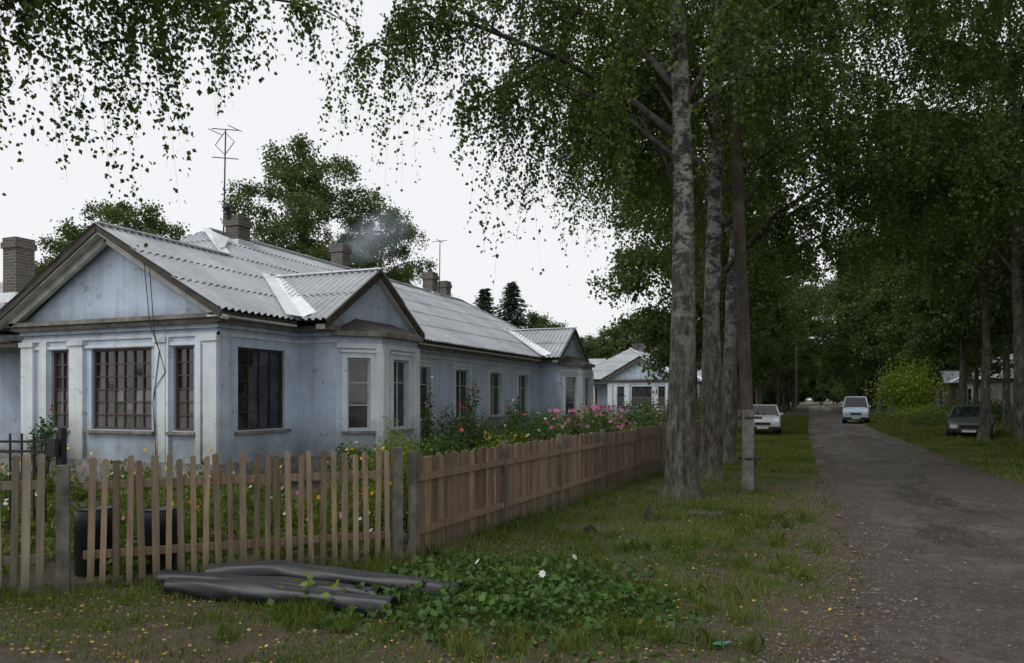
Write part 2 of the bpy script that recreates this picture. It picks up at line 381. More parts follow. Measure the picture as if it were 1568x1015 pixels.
cnt.append(birch('birch_tree',(-1.95,15.8),18,.24,5.0,5.6,18,12,8,40,.078,2.2,(.3,.4),(),zcut=12))
b3=(-2.06,19.9)
ex3=[([(-2.06,19.9,5.0),(-.8,19.6,6.3),(.8,19.3,7.2),(2.4,19.0,7.5),(4.0,18.8,6.8)],.09),
     ([(-2.06,19.9,6.2),(-1.0,20.6,7.6),(.6,21.5,8.6),(2.5,22.2,8.9),(4.2,22.6,8.0)],.09)]
cnt.append(birch('birch_tree',b3,18,.24,6.0,5.0,18,13,7,38,.088,2.2,(.4,.3),ex3,zcut=13))
exr=[([(7.3,19.5,4.6),(6.0,19.2,6.0),(4.6,19.0,6.8),(3.2,19.0,7.0),(2.2,19.2,6.4)],.1),
     ([(7.3,19.5,5.6),(6.3,20.6,7.0),(5.2,22.0,8.0),(3.9,23.0,8.2),(2.8,23.6,7.4)],.1)]
cnt.append(birch('birch_tree',(7.3,19.5),17,.25,6.4,4.8,22,14,7,40,.085,2.2,(-.3,0),exr))
cnt.append(birch('birch_tree',(7.0,31.0),17,.27,6.4,5.4,20,15,6,40,.105,2.1,(-.5,0),(),barkm='darkbark'))
cnt.append(birch('birch_tree',(6.2,33.3),16,.2,5.4,5.6,14,16,6,36,.105,1.9,(.3,0),(),barkm='darkbark'))
cnt.append(birch('birch_tree',(-3.4,27.5),17,.2,5.4,5.2,16,17,6,38,.105,2.0,(.3,0),()))
bl=(-8.9,1.9)
exl=[([(-8.9,1.9,4.6),(-8.3,2.9,5.7),(-7.5,3.9,6.4),(-6.7,4.9,6.4),(-6.1,5.5,5.9)],.08),
     ([(-8.9,1.9,5.2),(-7.9,2.8,6.3),(-6.8,3.9,6.9),(-5.9,4.9,6.9),(-5.2,5.5,6.3)],.08),
     ([(-8.9,1.9,4.2),(-8.6,3.0,5.4),(-8.2,4.2,6.0),(-7.7,5.3,6.1),(-7.3,6.1,5.6)],.08),
     ([(-8.9,1.9,4.9),(-8.4,2.8,5.9),(-7.7,4.2,6.5),(-7.0,5.2,6.6),(-6.4,6.1,6.0)],.08),
     ([(-8.9,1.9,4.4),(-8.2,2.6,5.4),(-7.5,3.4,5.9),(-7.0,4.0,5.9),(-6.5,4.6,5.5)],.07),
     ([(-8.9,1.9,5.0),(-8.9,3.6,6.2),(-8.2,5.0,6.8),(-7.2,6.3,6.9),(-6.3,7.0,6.3)],.08)]
cnt.append(birch('birch_tree',bl,14,.2,3.0,7.6,9,21,9,46,.058,1.75,(-.6,-.5),exl,zcut=9,spread=.045))
print('near leaves',cnt)
rd=lambda f:(.35+1.1*f**.5)*(1-f)**.5+.1
rb=lambda f:(.85+.4*f)*(1-f)**.45+.1
protos=[birch('p%d'%i,(0,0),15,.2,4.6,2.6+i*.55,30,40+i,4,28,.18,1.0,(0,0),(),barkm=('birch','darkbark','birch','darkbark')[i],leafm='leaf_far',prof=rd,nside=8,subs=5,only_mesh=True,spread=.22) for i in range(4)]
bushy=[birch('q%d'%i,(0,0),13,.15,4.4,.5,34,60+i,3.4,26,.24,1.0,(0,0),(),barkm='darkbark',leafm='leaf_far',prof=rb,nside=6,subs=5,only_mesh=True,spread=.28) for i in range(2)]
# finer-leaved prototype for the birch behind the roof
lacy=birch('lacy',(0,0),15,.2,4.6,2.8,34,77,5,34,.125,1.3,(0,0),(),leafm='leaf_far',prof=rd,nside=8,subs=5,only_mesh=True,spread=.16)
def spruce(seed,H=14):
    rng=np.random.default_rng(seed); B=Geo(); B.tube([(0,0,0),(0,0,H*.5),(0,0,H)],[.2,.12,.01],8)
    C=[];A=[]
    for i in range(170):
        f=(i/170)**.9; z=1+(H-1)*f; L=(5.0*(1-f)+.2)*rng.uniform(.6,1.1); az=i*2.399
        n=int(30+110*(1-f)); t=rng.uniform(.05,1,n)
        dx=np.array([math.cos(az),math.sin(az)]); sp=rng.normal(size=(n,2))*(.08+.10*L*t[:,None])
        pts=np.empty((n,3)); pts[:,:2]=dx*(t*L)[:,None]+sp; pts[:,2]=z-L*.3*t+.1*L*t**2-rng.uniform(0,.25,n)
        C.append(pts); a=np.tile([dx[0],dx[1],-.6],(n,1))+rng.normal(size=(n,3))*.4; A.append(a)
    C=np.concatenate(C);A=np.concatenate(A); V,F=leaf_geo(C,A,.32,.12,rng)
    return [('trunk',B.mesh('sp_t',M['darkbark'])),('needles',np_mesh('sp_n',V,F,M['needle'],rng.uniform(0,1,len(F))))]
sp=spruce(5)
def inst(name,meshes,x,y,s,sz=None,parent=None,rz=None):
    e=empty(name,(x,y,0),random.uniform(0,6.28) if rz is None else rz); e.scale=(s,s,sz or s)
    if parent: e.parent=parent
    for nm,me in meshes: obj(nm,me,e)
    return e
inst('deciduous_tree',protos[1],-34.5,29.5,.85,.84)
inst('deciduous_tree',protos[3],-38.5,30,.7,.75)
inst('birch_tree',lacy,-28.5,36.8,1.35,1.14)
inst('birch_tree',lacy,-24.8,39.8,.95,.92)
inst('spruce_tree',sp,-32.6,73,1.3,.98); inst('spruce_tree',sp,-29.8,74,1.3,1.03); inst('spruce_tree',sp,-36,80,1.0,.8)
DF=empty('distant_trees')
def far(x,y,h,k=None,s=None,fam=None):
    h*=random.uniform(.88,1.12); fam=fam or protos
    k=random.randrange(len(fam)) if k is None else k
    hb=15 if fam is protos else 13
    inst('tree',fam[k],x,y,s or h/hb,h/hb,DF)
for x,y,h in [(-29,80,11.5),(-33,84,10),(-26,86,9.5),(-21,89,11),(-31,96,9),(-27,98,9.5),(-24,99,10),(-19,99,11),(-16,92,12),(-60,60,13),(-55,45,12),(-50,70,12),(-70,40,13),(-44,90,10),(-52,95,10)]: far(x,y,h,fam=bushy)
for y,x in [(36,-5.2),(44,-4.6),(52,-4.4),(60,-4.8),(69,-4.4),(78,-4.5),(88,-5),(102,-5),(120,-4.4),(140,-4.5),(165,-4.5)]: far(x,y,14)
for y,x in [(42,8.8),(49,8.2),(55,9)]: far(x,y,17,k=3)
for y,x in [(64,11.5),(72,8.5),(80,8.5),(90,8),(104,8),(122,8),(145,8),(170,8.5)]: far(x,y,15.5)
for x,y,h in [(6.6,84,20),(6.4,100,21),(6.3,118,22),(-2.9,93,19),(-2.8,112,21),(6.0,140,23),(-2.6,135,22)]: far(x,y,h,k=random.choice([1,2,3]))
for i in range(26): far(random.uniform(-16,-7),random.uniform(85,200),random.uniform(10,14),fam=bushy)
for i in range(44): far(random.uniform(10,45),random.uniform(98,200),random.uniform(12,16),fam=bushy)
for i in range(14): far(random.uniform(24,40),random.uniform(50,95),random.uniform(12,17),fam=random.choice([bushy,protos]))
for i in range(9): far(random.uniform(15,26),random.uniform(24,48),random.uniform(15,18),k=3)
for x,y in [(-7,110),(-6.5,130),(-7,150),(-6,175),(-6,190),(9.5,118),(9,135),(9.5,155),(9,178),(9,195),(12,112),(-9,100)]: far(x,y,12,fam=bushy)
for i in range(90): far(-115+i*2.9+random.uniform(-2,2),random.uniform(216,250),random.uniform(13,18),fam=bushy)
for i in range(10): inst('spruce',sp,random.uniform(-36,-16),random.uniform(96,104),.65,.68,DF)
for i in range(10): inst('spruce',sp,random.choice([-8,-11,12,14,17])+random.uniform(-1,1),random.uniform(90,200),.8,1.0,DF)
# bushes
def bush(name,loc,rx,ry,h,n,leaf,mat,seed,flowers=None,nf=0,fs=.05,stems=14):
    rng=np.random.default_rng(seed); e=empty(name,(loc[0],loc[1],0))
    nc=max(6,n//60); cc=nrm(rng.normal(size=(nc,3))); cc*=rng.uniform(.35,1,(nc,1))
    cen=cc*np.array([rx,ry,h*.48])+np.array([0,0,h*.5])
    id_=rng.integers(0,nc,n); C=cen[id_]+rng.normal(size=(n,3))*np.array([rx,ry,h*.5])*.2
    C[:,2]=np.abs(C[:,2])+.01
    A=rng.normal(size=(n,3)); A[:,2]+=.2
    Lf=leaf*rng.uniform(.6,1.3,n); V,F=leaf_geo(C,A,Lf,Lf*.6,rng)
    tt=rng.uniform(0,1,nc)[id_]*.5+rng.uniform(0,.5,n)
    obj('leaves',np_mesh(name+'_l',V,F,M[mat],tt),e)
    G=Geo()
    for i in range(stems):
        c=cen[rng.integers(0,nc)]; G.tube([(c[0]*.25,c[1]*.25,0),(c[0]*.6,c[1]*.6,c[2]*.55),tuple(c)],[.012,.009,.004],5)
    obj('stems',G.mesh(name+'_s',M['twig']),e)
    if flowers:
        fc=cen[rng.integers(0,nc,nf)]+rng.normal(size=(nf,3))*np.array([rx,ry,h*.5])*.22; fc[:,2]=np.abs(fc[:,2])+h*(.45 if nf>20 else .15); fc[:,2]=np.minimum(fc[:,2],h*1.08)
        obj('flowers',flower_mesh(name+'_f',fc,fs,M[flowers],rng),e)
    return e
def flower_mesh(name,fc,size,mat,rng,petals=7):
    C=np.repeat(fc,petals,0); n=len(fc); az=np.tile(np.arange(petals)*2*math.pi/petals,n)+np.repeat(rng.uniform(0,6,n),petals)
    tilt=np.repeat(nrm(rng.normal(size=(n,3))*.5+np.array([0.1,-.6,.5])),petals,0)
    u=nrm(np.cross(tilt,np.array([[0.1,.2,1.0]]))); w=np.cross(tilt,u)
    A=u*np.cos(az)[:,None]+w*np.sin(az)[:,None]; Sd=nrm(np.cross(A,tilt))
    L=size; V=np.empty((len(C),4,3)); V[:,0]=C;V[:,1]=C+A*L*.6+Sd*L*.32;V[:,2]=C+A*L+tilt*L*.1;V[:,3]=C+A*L*.6-Sd*L*.32
    return np_mesh(name,V.reshape(-1,3),np.arange(len(C)*4).reshape(-1,4),mat,rng.uniform(0,1,len(C)))
bush('yellow_green_bush',(7.2,66),2.4,2.4,4.6,6000,.2,'leaf_bright',3)
bush('roadside_bush',(9.5,52),2.5,2.5,1.6,3500,.16,'leaf_far',4)
bush('roadside_bush',(-5.5,40),1.6,3,1.7,3000,.12,'leaf_far',5)
bush('roadside_bush',(-6.2,49),1.6,3,2.2,3000,.12,'leaf_far',6)
bush('roadside_bush',(8.0,58),2.0,4,1.3,3500,.14,'leaf_bright',7)
bush('roadside_bush',(-7,33),1.6,2.5,1.6,3000,.1,'leaf_far',8)
bush('roadside_bush',(-3.2,46),1.0,3,1.1,2000,.1,'leaf_bright',9)
bush('roadside_bush',(6.4,50),1.2,3,.9,2500,.1,'leaf_far',10)
bush('roadside_bush',(7.6,27),1.0,1.6,.8,2500,.08,'weed',11)
bush('roadside_bush',(9.6,35),1.6,2.4,1.1,3000,.1,'weed',12)
k=0
for (x,y,rx,h,fl,mt) in [(-8.6,17.4,.7,1.4,'petal_r','weed'),(-8.4,19.4,.8,1.3,'petal_w','weed'),(-8.5,21.6,.8,1.5,'petal_r','weed'),(-8.2,23.8,.8,1.4,'petal_w','leaf_bright'),
    (-7.4,18.2,.8,1.0,'petal_y','weed'),(-7.2,20.8,.9,1.2,'petal_w','weed'),(-6.6,24,1.0,1.3,'petal_r','weed'),(-7.6,26.5,1.0,1.4,'petal_y','leaf_bright'),(-6,28.5,1.1,1.5,'petal_w','weed'),(-5,31,1.2,1.6,'petal_p','weed'),(-5.4,34,1.2,1.9,None,'leaf_bright'),
    (-4.6,14.6,.42,1.35,'petal_p','weed'),(-4.5,16.9,.5,1.4,'petal_p','weed'),(-5.4,12.2,.6,.9,'petal_w','weed'),(-6.3,15.4,.8,1.0,'petal_y','leaf_bright'),(-5.0,19.5,.7,1.3,'petal_p','weed'),(-4.8,22.5,.7,1.1,'petal_y','weed'),(-8.0,12.0,.6,.8,None,'weed'),(-6.9,13.2,.7,1.0,'petal_r','weed'),
    (-9.2,17.0,.22,2.1,'petal_w','weed'),(-9.0,19.3,.25,2.2,'petal_r','weed'),(-8.8,21.9,.22,2.0,'petal_w','weed'),(-8.9,16.3,.2,1.9,'petal_p','leaf_bright')]:
    k+=1; bush('flowering_bush',(x,y),rx,rx,h,1500 if rx>.3 else 420,.075,mt,100+k,fl,46 if fl=='petal_p' and y<20 and rx>.3 else 7,.05,18)
bush('dill_plant',(-4.55,7.5),.25,.25,1.3,2600,.045,'leaf_bright',77)
bush('dill_plant',(-4.9,8.4),.3,.3,1.15,1800,.045,'leaf_bright',78)
rng=np.random.default_rng(9)
def in_garden(x,y):
    fy=4.45+(x+6.11)*.955
    return (x<-4.0)&(x>-15)&(y>fy+.25)&(y<10.2)|((x<-4.0)&(x>-7.6)&(y>=10.2)&(y<32))
cx=rng.uniform(-15,-4,2600); cy=rng.uniform(-2,32,2600); mk=in_garden(cx,cy); cx=cx[mk];cy=cy[mk]
nc=len(cx); per=80; hh=rng.uniform(.15,.6,nc)*(0.6+.6*np.sin(cx*2.1+cy*1.3)**2); rr=rng.uniform(.1,.28,nc)
id_=np.repeat(np.arange(nc),per); n=len(id_); D=nrm(rng.normal(size=(n,3)))*rng.uniform(.3,1,(n,1))
C=np.stack([cx[id_]+D[:,0]*rr[id_],cy[id_]+D[:,1]*rr[id_],np.abs(D[:,2])*hh[id_]+.02],1)
A=D+np.array([0,0,.3]); Lf=rng.uniform(.04,.11,n); V,F=leaf_geo(C,A,Lf,Lf*.6,rng)
gp=empty('garden_plants'); obj('leaves',np_mesh('gp',V,F,M['grass'],rng.uniform(0,1,nc)[id_]*.6+rng.uniform(0,.3,n)),gp)
for mt,nf,zz in (('petal_y',420,(.3,.98)),('petal_w',260,(.15,.5)),('petal_r',90,(.3,.7)),('petal_p',40,(.3,.8))):
    i=rng.integers(0,nc,nf//3); i=np.repeat(i,3); i=i[cy[i]<11]; fc=np.stack([cx[i]+rng.normal(size=len(i))*.2,cy[i]+rng.normal(size=len(i))*.2,rng.uniform(zz[0],zz[1],len(i))],1)
    fc=fc[in_garden(fc[:,0],fc[:,1])]
    obj('flowers_'+mt,flower_mesh('gf'+mt,fc,.032,M[mt],rng),gp)
# ---------------------------------------------------------------- ground, road
g=Geo(); g.face([(-900,-300,0),(900,-300,0),(900,1200,0),(-900,1200,0)]); obj('ground',g.mesh('ground',M['ground']))
g=Geo(); g.face([(-16,-3.5,.004),(-3.95,6.7,.004),(-3.6,10.5,.004),(-3.5,32,.004),(-9.8,32,.004),(-9.8,10.5,.004),(-16,10.5,.004)]); obj('garden_soil',g.mesh('soil',M['soil']))
EY=[5.1,5.8,6.5,7.3,8.2,9.5,11,15,19,40,400]; EX=[-.1,.15,.3,.38,.43,.42,.35,.22,.15,-.1,-.1]
BX=[-30,-9,-5,-3,-1.5,-.6,-.1]; BY=[3.1,3.2,3.3,3.5,3.9,4.5,5.1]
def wob(t): return .06*math.sin(t*2.3)+.05*math.sin(t*5.1+1)+.03*math.sin(t*11.7)+.02*math.sin(t*23)
g=Geo()
top=[]; x=-30.0
while x<-.1:
    top.append((x,float(np.interp(x,BX,BY))+(wob(x) if x<-.3 else 0),.008)); x+=.12 if x>-10 else 1.0
g.face(top+[(-.1,5.1,.008),(7,5.1,.008),(12,4.2,.008),(40,4,.008),(40,-12,.008),(-30,-12,.008)])
y=5.1; pl=-.1; prr=7.0
while y<208:
    st=.1 if y<25 else 1.0; y2=y+st
    xl=float(np.interp(y2,EY,EX))+wob(y2)*min(1,(y2-5.1)*2); xr=float(np.interp(y2,[5.1,7,10,17,42,400],[7,5.4,4.5,3.85,3.3,3.3]))+wob(y2+40)
    g.face([(pl,y,.008),(prr,y,.008),(xr,y2,.008),(xl,y2,.008)]); pl,prr,y=xl,xr,y2
obj('road',g.mesh('road',M['asphalt']))
rng=np.random.default_rng(31); n=6500; yy=3.6+rng.uniform(0,1,n)**1.6*16; xx=np.interp(yy,EY,EX)+rng.normal(size=n)*.35+np.where(rng.uniform(0,1,n)<.5,rng.uniform(0,4,n),.1)
r=rng.uniform(.004,.014,n)*(1+1.2*(rng.uniform(0,1,n)<.05)); o6=np.array([[1,0,0],[0,1,0],[-1,0,0],[0,-1,0],[0,0,.6],[0,0,-.4]])
C=np.stack([xx,yy,np.full(n,.010)],1); V=C[:,None,:]+o6[None]*r[:,None,None]*rng.uniform(.6,1.2,(n,6,1)); T8=np.array([[0,1,4],[1,2,4],[2,3,4],[3,0,4]])
F=(np.arange(n)*6)[:,None,None]+T8[None]; st_=empty('loose_gravel'); obj('stones',np_mesh('stones',V.reshape(-1,3),F.reshape(-1,3),M['stone']),st_)
def verge(x,y,m=0.05):
    ex=np.interp(y,EY,EX); by=np.interp(x,BX,BY); fy=4.45+(x+6.11)*.955
    return (x<ex+m)&(y>by-m)&((x>-3.85)|(y<fy+.1))&(x>-8.5)
def blades(name,x,y,h,w,parent,mat='grass',seed=1):
    rng=np.random.default_rng(seed); n=len(x); az=rng.uniform(0,6.28,n); ln=rng.uniform(.1,.75,n)*h; fa=rng.uniform(0,6.28,n)
    B=np.stack([x,y,np.zeros(n)],1); sd=np.stack([np.cos(fa),np.sin(fa),np.zeros(n)],1)*w[:,None]/2
    mid=B+np.stack([np.cos(az)*ln*.35,np.sin(az)*ln*.35,h*.6],1); tip=B+np.stack([np.cos(az)*ln,np.sin(az)*ln,h],1)
    V=np.stack([B-sd,B+sd,mid+sd*.8,tip,mid-sd*.8],1).reshape(-1,3); F=np.arange(n*5).reshape(n,5)
    pt=.5+.25*np.sin(x*1.7+np.sin(y*1.1)*2)+.25*np.sin(y*2.3+x)
    obj(name,np_mesh(name,V,F,M[mat],np.clip(pt*.55+rng.uniform(0,.55,n),0,1)),parent)
gr=empty('grass_verge'); rng=np.random.default_rng(4)
n=440000; u=rng.uniform(0,1,n); yy=3.1+15*u**1.5; xx=rng.uniform(-8.5,.75,n); mk=verge(xx,yy,.3)
xx=xx[mk];yy=yy[mk]
cl=.5+.5*np.sin(xx*3.1+2*np.sin(yy*2.3))*np.sin(yy*2.7+1.5*np.sin(xx*1.9))
cl2=.5+.5*np.sin(xx*7.3+3*np.sin(yy*4.1))*np.sin(yy*6.7+2*np.sin(xx*5.2))
cl3=.5+.5*np.sin(xx*1.3+1.5*np.sin(yy*.9)+.7)*np.sin(yy*1.1+1.2*np.sin(xx*.8))
dist=np.minimum(np.interp(yy,EY,EX)-xx,np.where(yy<6,(yy-np.interp(xx,BX,BY))*.6,9))
edge=np.clip((dist+.35*cl2-.03)/1.1,0.0,1)
keep=rng.uniform(0,1,len(xx))<(.05+.5*cl+.35*cl2)*(.45+.6*cl3)*edge; xx=xx[keep];yy=yy[keep];cl=cl[keep];cl2=cl2[keep]
nearf=np.exp(-np.abs(xx+3.75)/.25)*(yy>6)+np.exp(-np.abs(yy-(4.45+(xx+6.11)*.955))/.3)*(xx<-3.7)
h=rng.uniform(.02,.055,len(xx))*(.5+cl*.9+cl2*.7)+nearf*rng.uniform(0,.16,len(xx))
blades('near_blades',xx,yy,h,rng.uniform(.004,.009,len(xx)),gr)
n=90000; yy=18+rng.uniform(0,1,n)**1.3*60; xx=rng.uniform(-4.5,.2,n); mk=xx<np.interp(yy,EY,EX)
blades('far_blades',xx[mk],yy[mk],rng.uniform(.04,.12,mk.sum()),rng.uniform(.012,.03,mk.sum()),gr,seed=2)
n=120000; yy=12+rng.uniform(0,1,n)**1.2*70; off=rng.uniform(0,1,n)*9; xx=np.interp(yy,[12,17,42,400],[4.2,3.85,3.3,3.3])+off
tall=np.clip((off-.8)/2.5,0,1)*(.5+.5*np.sin(xx*1.3+2)*np.sin(yy*.6))
blades('right_blades',xx,yy,rng.uniform(.04,.14,n)+tall*rng.uniform(.05,.5,n),rng.uniform(.012,.028,n),gr,seed=3)
tx=rng.uniform(-4,.1,120);ty=rng.uniform(4.0,12,120); mk=verge(tx,ty); tx=tx[mk];ty=ty[mk]; i=np.repeat(np.arange(len(tx)),70)
blades('tufts',tx[i]+rng.normal(size=len(i))*.05,ty[i]+rng.normal(size=len(i))*.05,rng.uniform(.06,.16,len(i)),np.full(len(i),.006),gr,seed=5)
n=16000; yy=3.4+rng.uniform(0,1,n)**1.4*9; xx=rng.uniform(-8,.3,n); mk=verge(xx,yy)&(np.sin(xx*2.2+1)*np.sin(yy*1.9)>-.2); C=np.stack([xx[mk],yy[mk],rng.uniform(.01,.05,mk.sum())],1)
A=rng.normal(size=C.shape); A[:,2]*=.25; Lf=rng.uniform(.015,.035,len(C)); V,F=leaf_geo(C,A,Lf,Lf*.8,rng,.05)
obj('low_herbs',np_mesh('herbs',V,F,M['weed'],rng.uniform(.2,1,len(C))),gr)
wp=empty('bindweed_patch'); n=6500
C=np.stack([rng.normal(-2.6,.85,n),rng.normal(5.85,.68,n),rng.uniform(.02,1,n)],1); C=C[(C[:,0]>-4.0)&(C[:,1]>4.45)&(C[:,0]<-.7)&((C[:,0]>-3.7)|(C[:,1]<5.7))]
hm=np.clip(.20-.05*((C[:,0]+2.75)**2+(C[:,1]-5.9)**2),.05,.3)*(.75+.45*np.sin(C[:,0]*6)*np.sin(C[:,1]*7)); C[:,2]*=hm
A=rng.normal(size=C.shape); A[:,2]*=.45; Lf=rng.uniform(.035,.085,len(C)); V,F=leaf_geo(C,A,Lf,Lf*.85,rng,.1)
obj('leaves',np_mesh('bw',V,F,M['weed'],np.clip(rng.uniform(0,1,len(C))*.6+C[:,2]*2,0,1)),wp)
obj('flowers',flower_mesh('bwf',np.array([(-2.0,6.5,.25),(-2.75,6.0,.25),(-2.1,5.9,.22)]),.035,M['petal_w'],rng),wp)
wp=empty('broadleaf_weed'); n=46; C=np.stack([rng.normal(-3.75,.13,n),rng.normal(4.98,.1,n),rng.uniform(.05,.26,n)],1); A=rng.normal(size=C.shape); A[:,2]*=.3
V,F=leaf_geo(C,A,.08,.06,rng,.05); obj('leaves',np_mesh('blw',V,F,M['leaf_bright'],rng.uniform(0,1,n)),wp)
fl=empty('fallen_leaves'); n=9500; yy=3.2+rng.uniform(0,1,n)**1.9*14; xx=rng.uniform(-8,3.8,n); C=np.stack([xx,yy,rng.uniform(.015,.05,n)],1)
ok=verge(xx,yy)|((xx>np.interp(yy,EY,EX))&(yy>4.5)&(rng.uniform(0,1,n)<.10+.7*np.exp(-(xx-.3)/.3))); C=C[ok]; C[:,2]=np.where(verge(C[:,0],C[:,1]),C[:,2],.014)
A=rng.normal(size=C.shape); A[:,2]*=.15; nn=len(C); A=nrm(A); Sd=nrm(np.cross(A,np.array([[0,0,1.0]])+rng.normal(size=(nn,3))*.3)); Lf=rng.uniform(.016,.038,(nn,1))
V=np.stack([C,C+A*Lf*.5+Sd*Lf*.4,C+A*Lf,C+A*Lf*.5-Sd*Lf*.4],1).reshape(-1,3)
obj('leaves',np_mesh('fl',V,np.arange(nn*4).reshape(nn,4),M['fallen'],rng.uniform(0,1,nn)),fl)
# ---------------------------------------------------------------- fences
def pickets(G,R,p0,p1,step,w,h,rng_,z0=.06,thick=.02,railside=1,hj=.03,pointed=True):
    p0=Vector((p0[0],p0[1],0));p1=Vector((p1[0],p1[1],0)); d=(p1-p0); L=d.length; d.normalize(); nn=Vector((d.y,-d.x,0))
    s=step*.5
    while s<L:
        ww=w*rng_.uniform(.85,1.12); hh=h+rng_.uniform(-hj,hj); a=rng_.uniform(-.018,.018); zb=z0+rng_.uniform(-.03,.03); tn=rng_.uniform(0,1)
        b=p0+d*(s+rng_.uniform(-.009,.009)); t=b+d*a*hh*1.5; o=nn*(thick/2)
        def q(base,sx,z,sg): return tuple(base+d*sx+o*sg+Vector((0,0,z)))
        v=[]
        for sg in (-1,1):
            v+=[q(b,-ww/2,zb,sg),q(b,ww/2,zb,sg),q(t,ww/2,hh-(.012 if pointed else 0),sg),q(t,.004,hh,sg),q(t,-ww/2,hh-(.012 if pointed else 0),sg)]
        i=len(G.v); G.v+=v
        for f in ([0,1,2,3,4],[9,8,7,6,5]): G.f.append([i+k for k in f]); G.t.append(tn)
        for k in range(5):
            k2=(k+1)%5; G.f.append([i+k,i+5+k,i+5+k2,i+k2]); G.t.append(tn)
        s+=step
    for z in (.32,h*.8):
        off=-nn*railside*(thick/2+.02)
        R.beam(p0+off+Vector((0,0,z)),p1+off+Vector((0,0,z)),.035,.07,(0,0,1),rng_.uniform(.2,.8))
rr_=random.Random(5)
fe=empty('front_picket_fence'); G=Geo();R=Geo();Pm=Geo()
pickets(G,R,(-5.93,4.62),(-3.95,6.51),.106,.054,1.17,rr_,.05)
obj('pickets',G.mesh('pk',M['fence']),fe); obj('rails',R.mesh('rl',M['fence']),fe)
def post(Pm,x,y,w,h,rz=0):
    c,s_=math.cos(rz)*w/2,math.sin(rz)*w/2
    q=[(x-c+s_,y-s_-c),(x+c+s_,y+s_-c),(x+c-s_,y+s_+c),(x-c-s_,y-s_+c)]
    Pm.box8([(a,b_,0) for a,b_ in q]+[(a*.98+x*.02,b_*.98+y*.02,h) for a,b_ in q])
post(Pm,-6.04,4.52,.10,1.12,.77); post(Pm,-3.93,6.60,.10,1.2,.77)
obj('posts',Pm.mesh('ps',M['concrete']),fe)
fe=empty('grey_picket_fence'); G=Geo();R=Geo()
pickets(G,R,(-8.4,2.26),(-6.12,4.42),.095,.056,1.2,rr_,.08); obj('pickets',G.mesh('pk2',M['fence_grey']),fe); obj('rails',R.mesh('rl2',M['fence_grey']),fe)
fe=empty('side_picket_fence'); G=Geo();R=Geo();Pm=Geo()
pts=[(-3.82,6.72),(-3.72,8.9),(-3.62,10.9),(-3.52,13.1),(-3.42,15.3),(-3.3,17.6),(-3.25,19.9),(-3.2,22.2),(-3.2,24.6),(-3.2,27),(-3.25,29.5),(-3.3,32)]
for i in range(len(pts)-1):
    pickets(G,R,pts[i],pts[i+1],.074,.066,1.1-.01*i+rr_.uniform(-.02,.02),rr_,.05,.02,-1,.018)
    post(Pm,pts[i][0]+.02,pts[i][1],.09,1.15,.05)
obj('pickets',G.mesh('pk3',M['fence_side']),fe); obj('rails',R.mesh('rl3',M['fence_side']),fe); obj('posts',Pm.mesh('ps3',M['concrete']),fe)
ge=empty('iron_gate'); G=Geo()
ga=Vector((-10.3,5.5,0)); gb=Vector((-8.5,6.28,0))
for z in (.15,1.06,1.18): G.beam(ga+Vector((0,0,z)),gb+Vector((0,0,z)),.03,.03)
for i in range(15):
    p=ga.lerp(gb,i/14); G.beam(p+Vector((0,0,.1)),p+Vector((0,0,1.28)),.018,.018,(1,0,0))
G.beam(gb+Vector((.05,.03,0)),gb+Vector((.05,.03,1.35)),.07,.07,(1,0,0)); G.box(gb.x-.06,gb.x+.1,gb.y-.1,gb.y-.05,1.0,1.22)
obj('bars',G.mesh('gate',M['iron']),ge)
def pipe(name,pts,r,seed):
    rg=random.Random(seed); e=empty(name); G=Geo(); n=120; k=24
    P=[Vector(p) for p in pts]
    for i in range(n):
        f=i/(n-1); c=interp_pts(P,f); d=(interp_pts(P,min(1,f+.02))-interp_pts(P,max(0,f-.02))).normalized(); sd=Vector((-d.y,d.x,0)).normalized()
        R0=r*(1+.04*math.sin(f*9+seed)+.02*math.sin(f*23+seed))
        for j in range(k):
            a=2*math.pi*j/k; rr=R0*(1+.05*math.sin(3*a+f*9)+.03*math.sin(5*a-f*17)+rg.uniform(-.004,.004))
            G.v.append(tuple(c+sd*math.cos(a)*rr+Vector((0,0,R0*.95+math.sin(a)*rr))))
    for i in range(n-1):
        for j in range(k):
            a=i*k+j;b_=i*k+(j+1)%k; G.f.append([a,b_,b_+k,a+k]);G.t.append(.5)
    for i0,sg in ((0,1),(n-1,-1)):
        P_=[Vector(G.v[i0*k+j]) for j in range(k)]; c=sum(P_,Vector())/k; d=(P[1]-P[0]).normalized()*sg*.08 if i0==0 else (P[-1]-P[-2]).normalized()*sg*.08
        b0=len(G.v); G.v+= [tuple(c+(p-c)*.84) for p in P_]; G.v+=[tuple(c+(p-c)*.84+d) for p in P_]
        for j in range(k):
            j2=(j+1)%k; G.f.append([i0*k+j,i0*k+j2,b0+j2,b0+j]);G.t.append(.5); G.f.append([b0+j,b0+j2,b0+k+j2,b0+k+j]);G.t.append(.5)
        G.f.append([b0+k+j for j in range(k)]);G.t.append(.5)
    obj('tube',G.mesh(name,M['plastic'],True),e)
pipe('black_pipe',[(-5.02,5.16,.02),(-4.4,5.36,.07),(-3.7,5.44,.03),(-2.7,5.54,-.01)],.095,1)
pipe('black_pipe',[(-5.14,4.84,-.01),(-4.5,4.88,.0),(-3.8,4.96,.0),(-3.0,4.99,-.02)],.09,4)
pipe('black_pipe',[(-5.4,5.0,-.01),(-4.7,5.09,.0),(-4.0,5.17,.0),(-3.3,5.25,-.02)],.085,8)
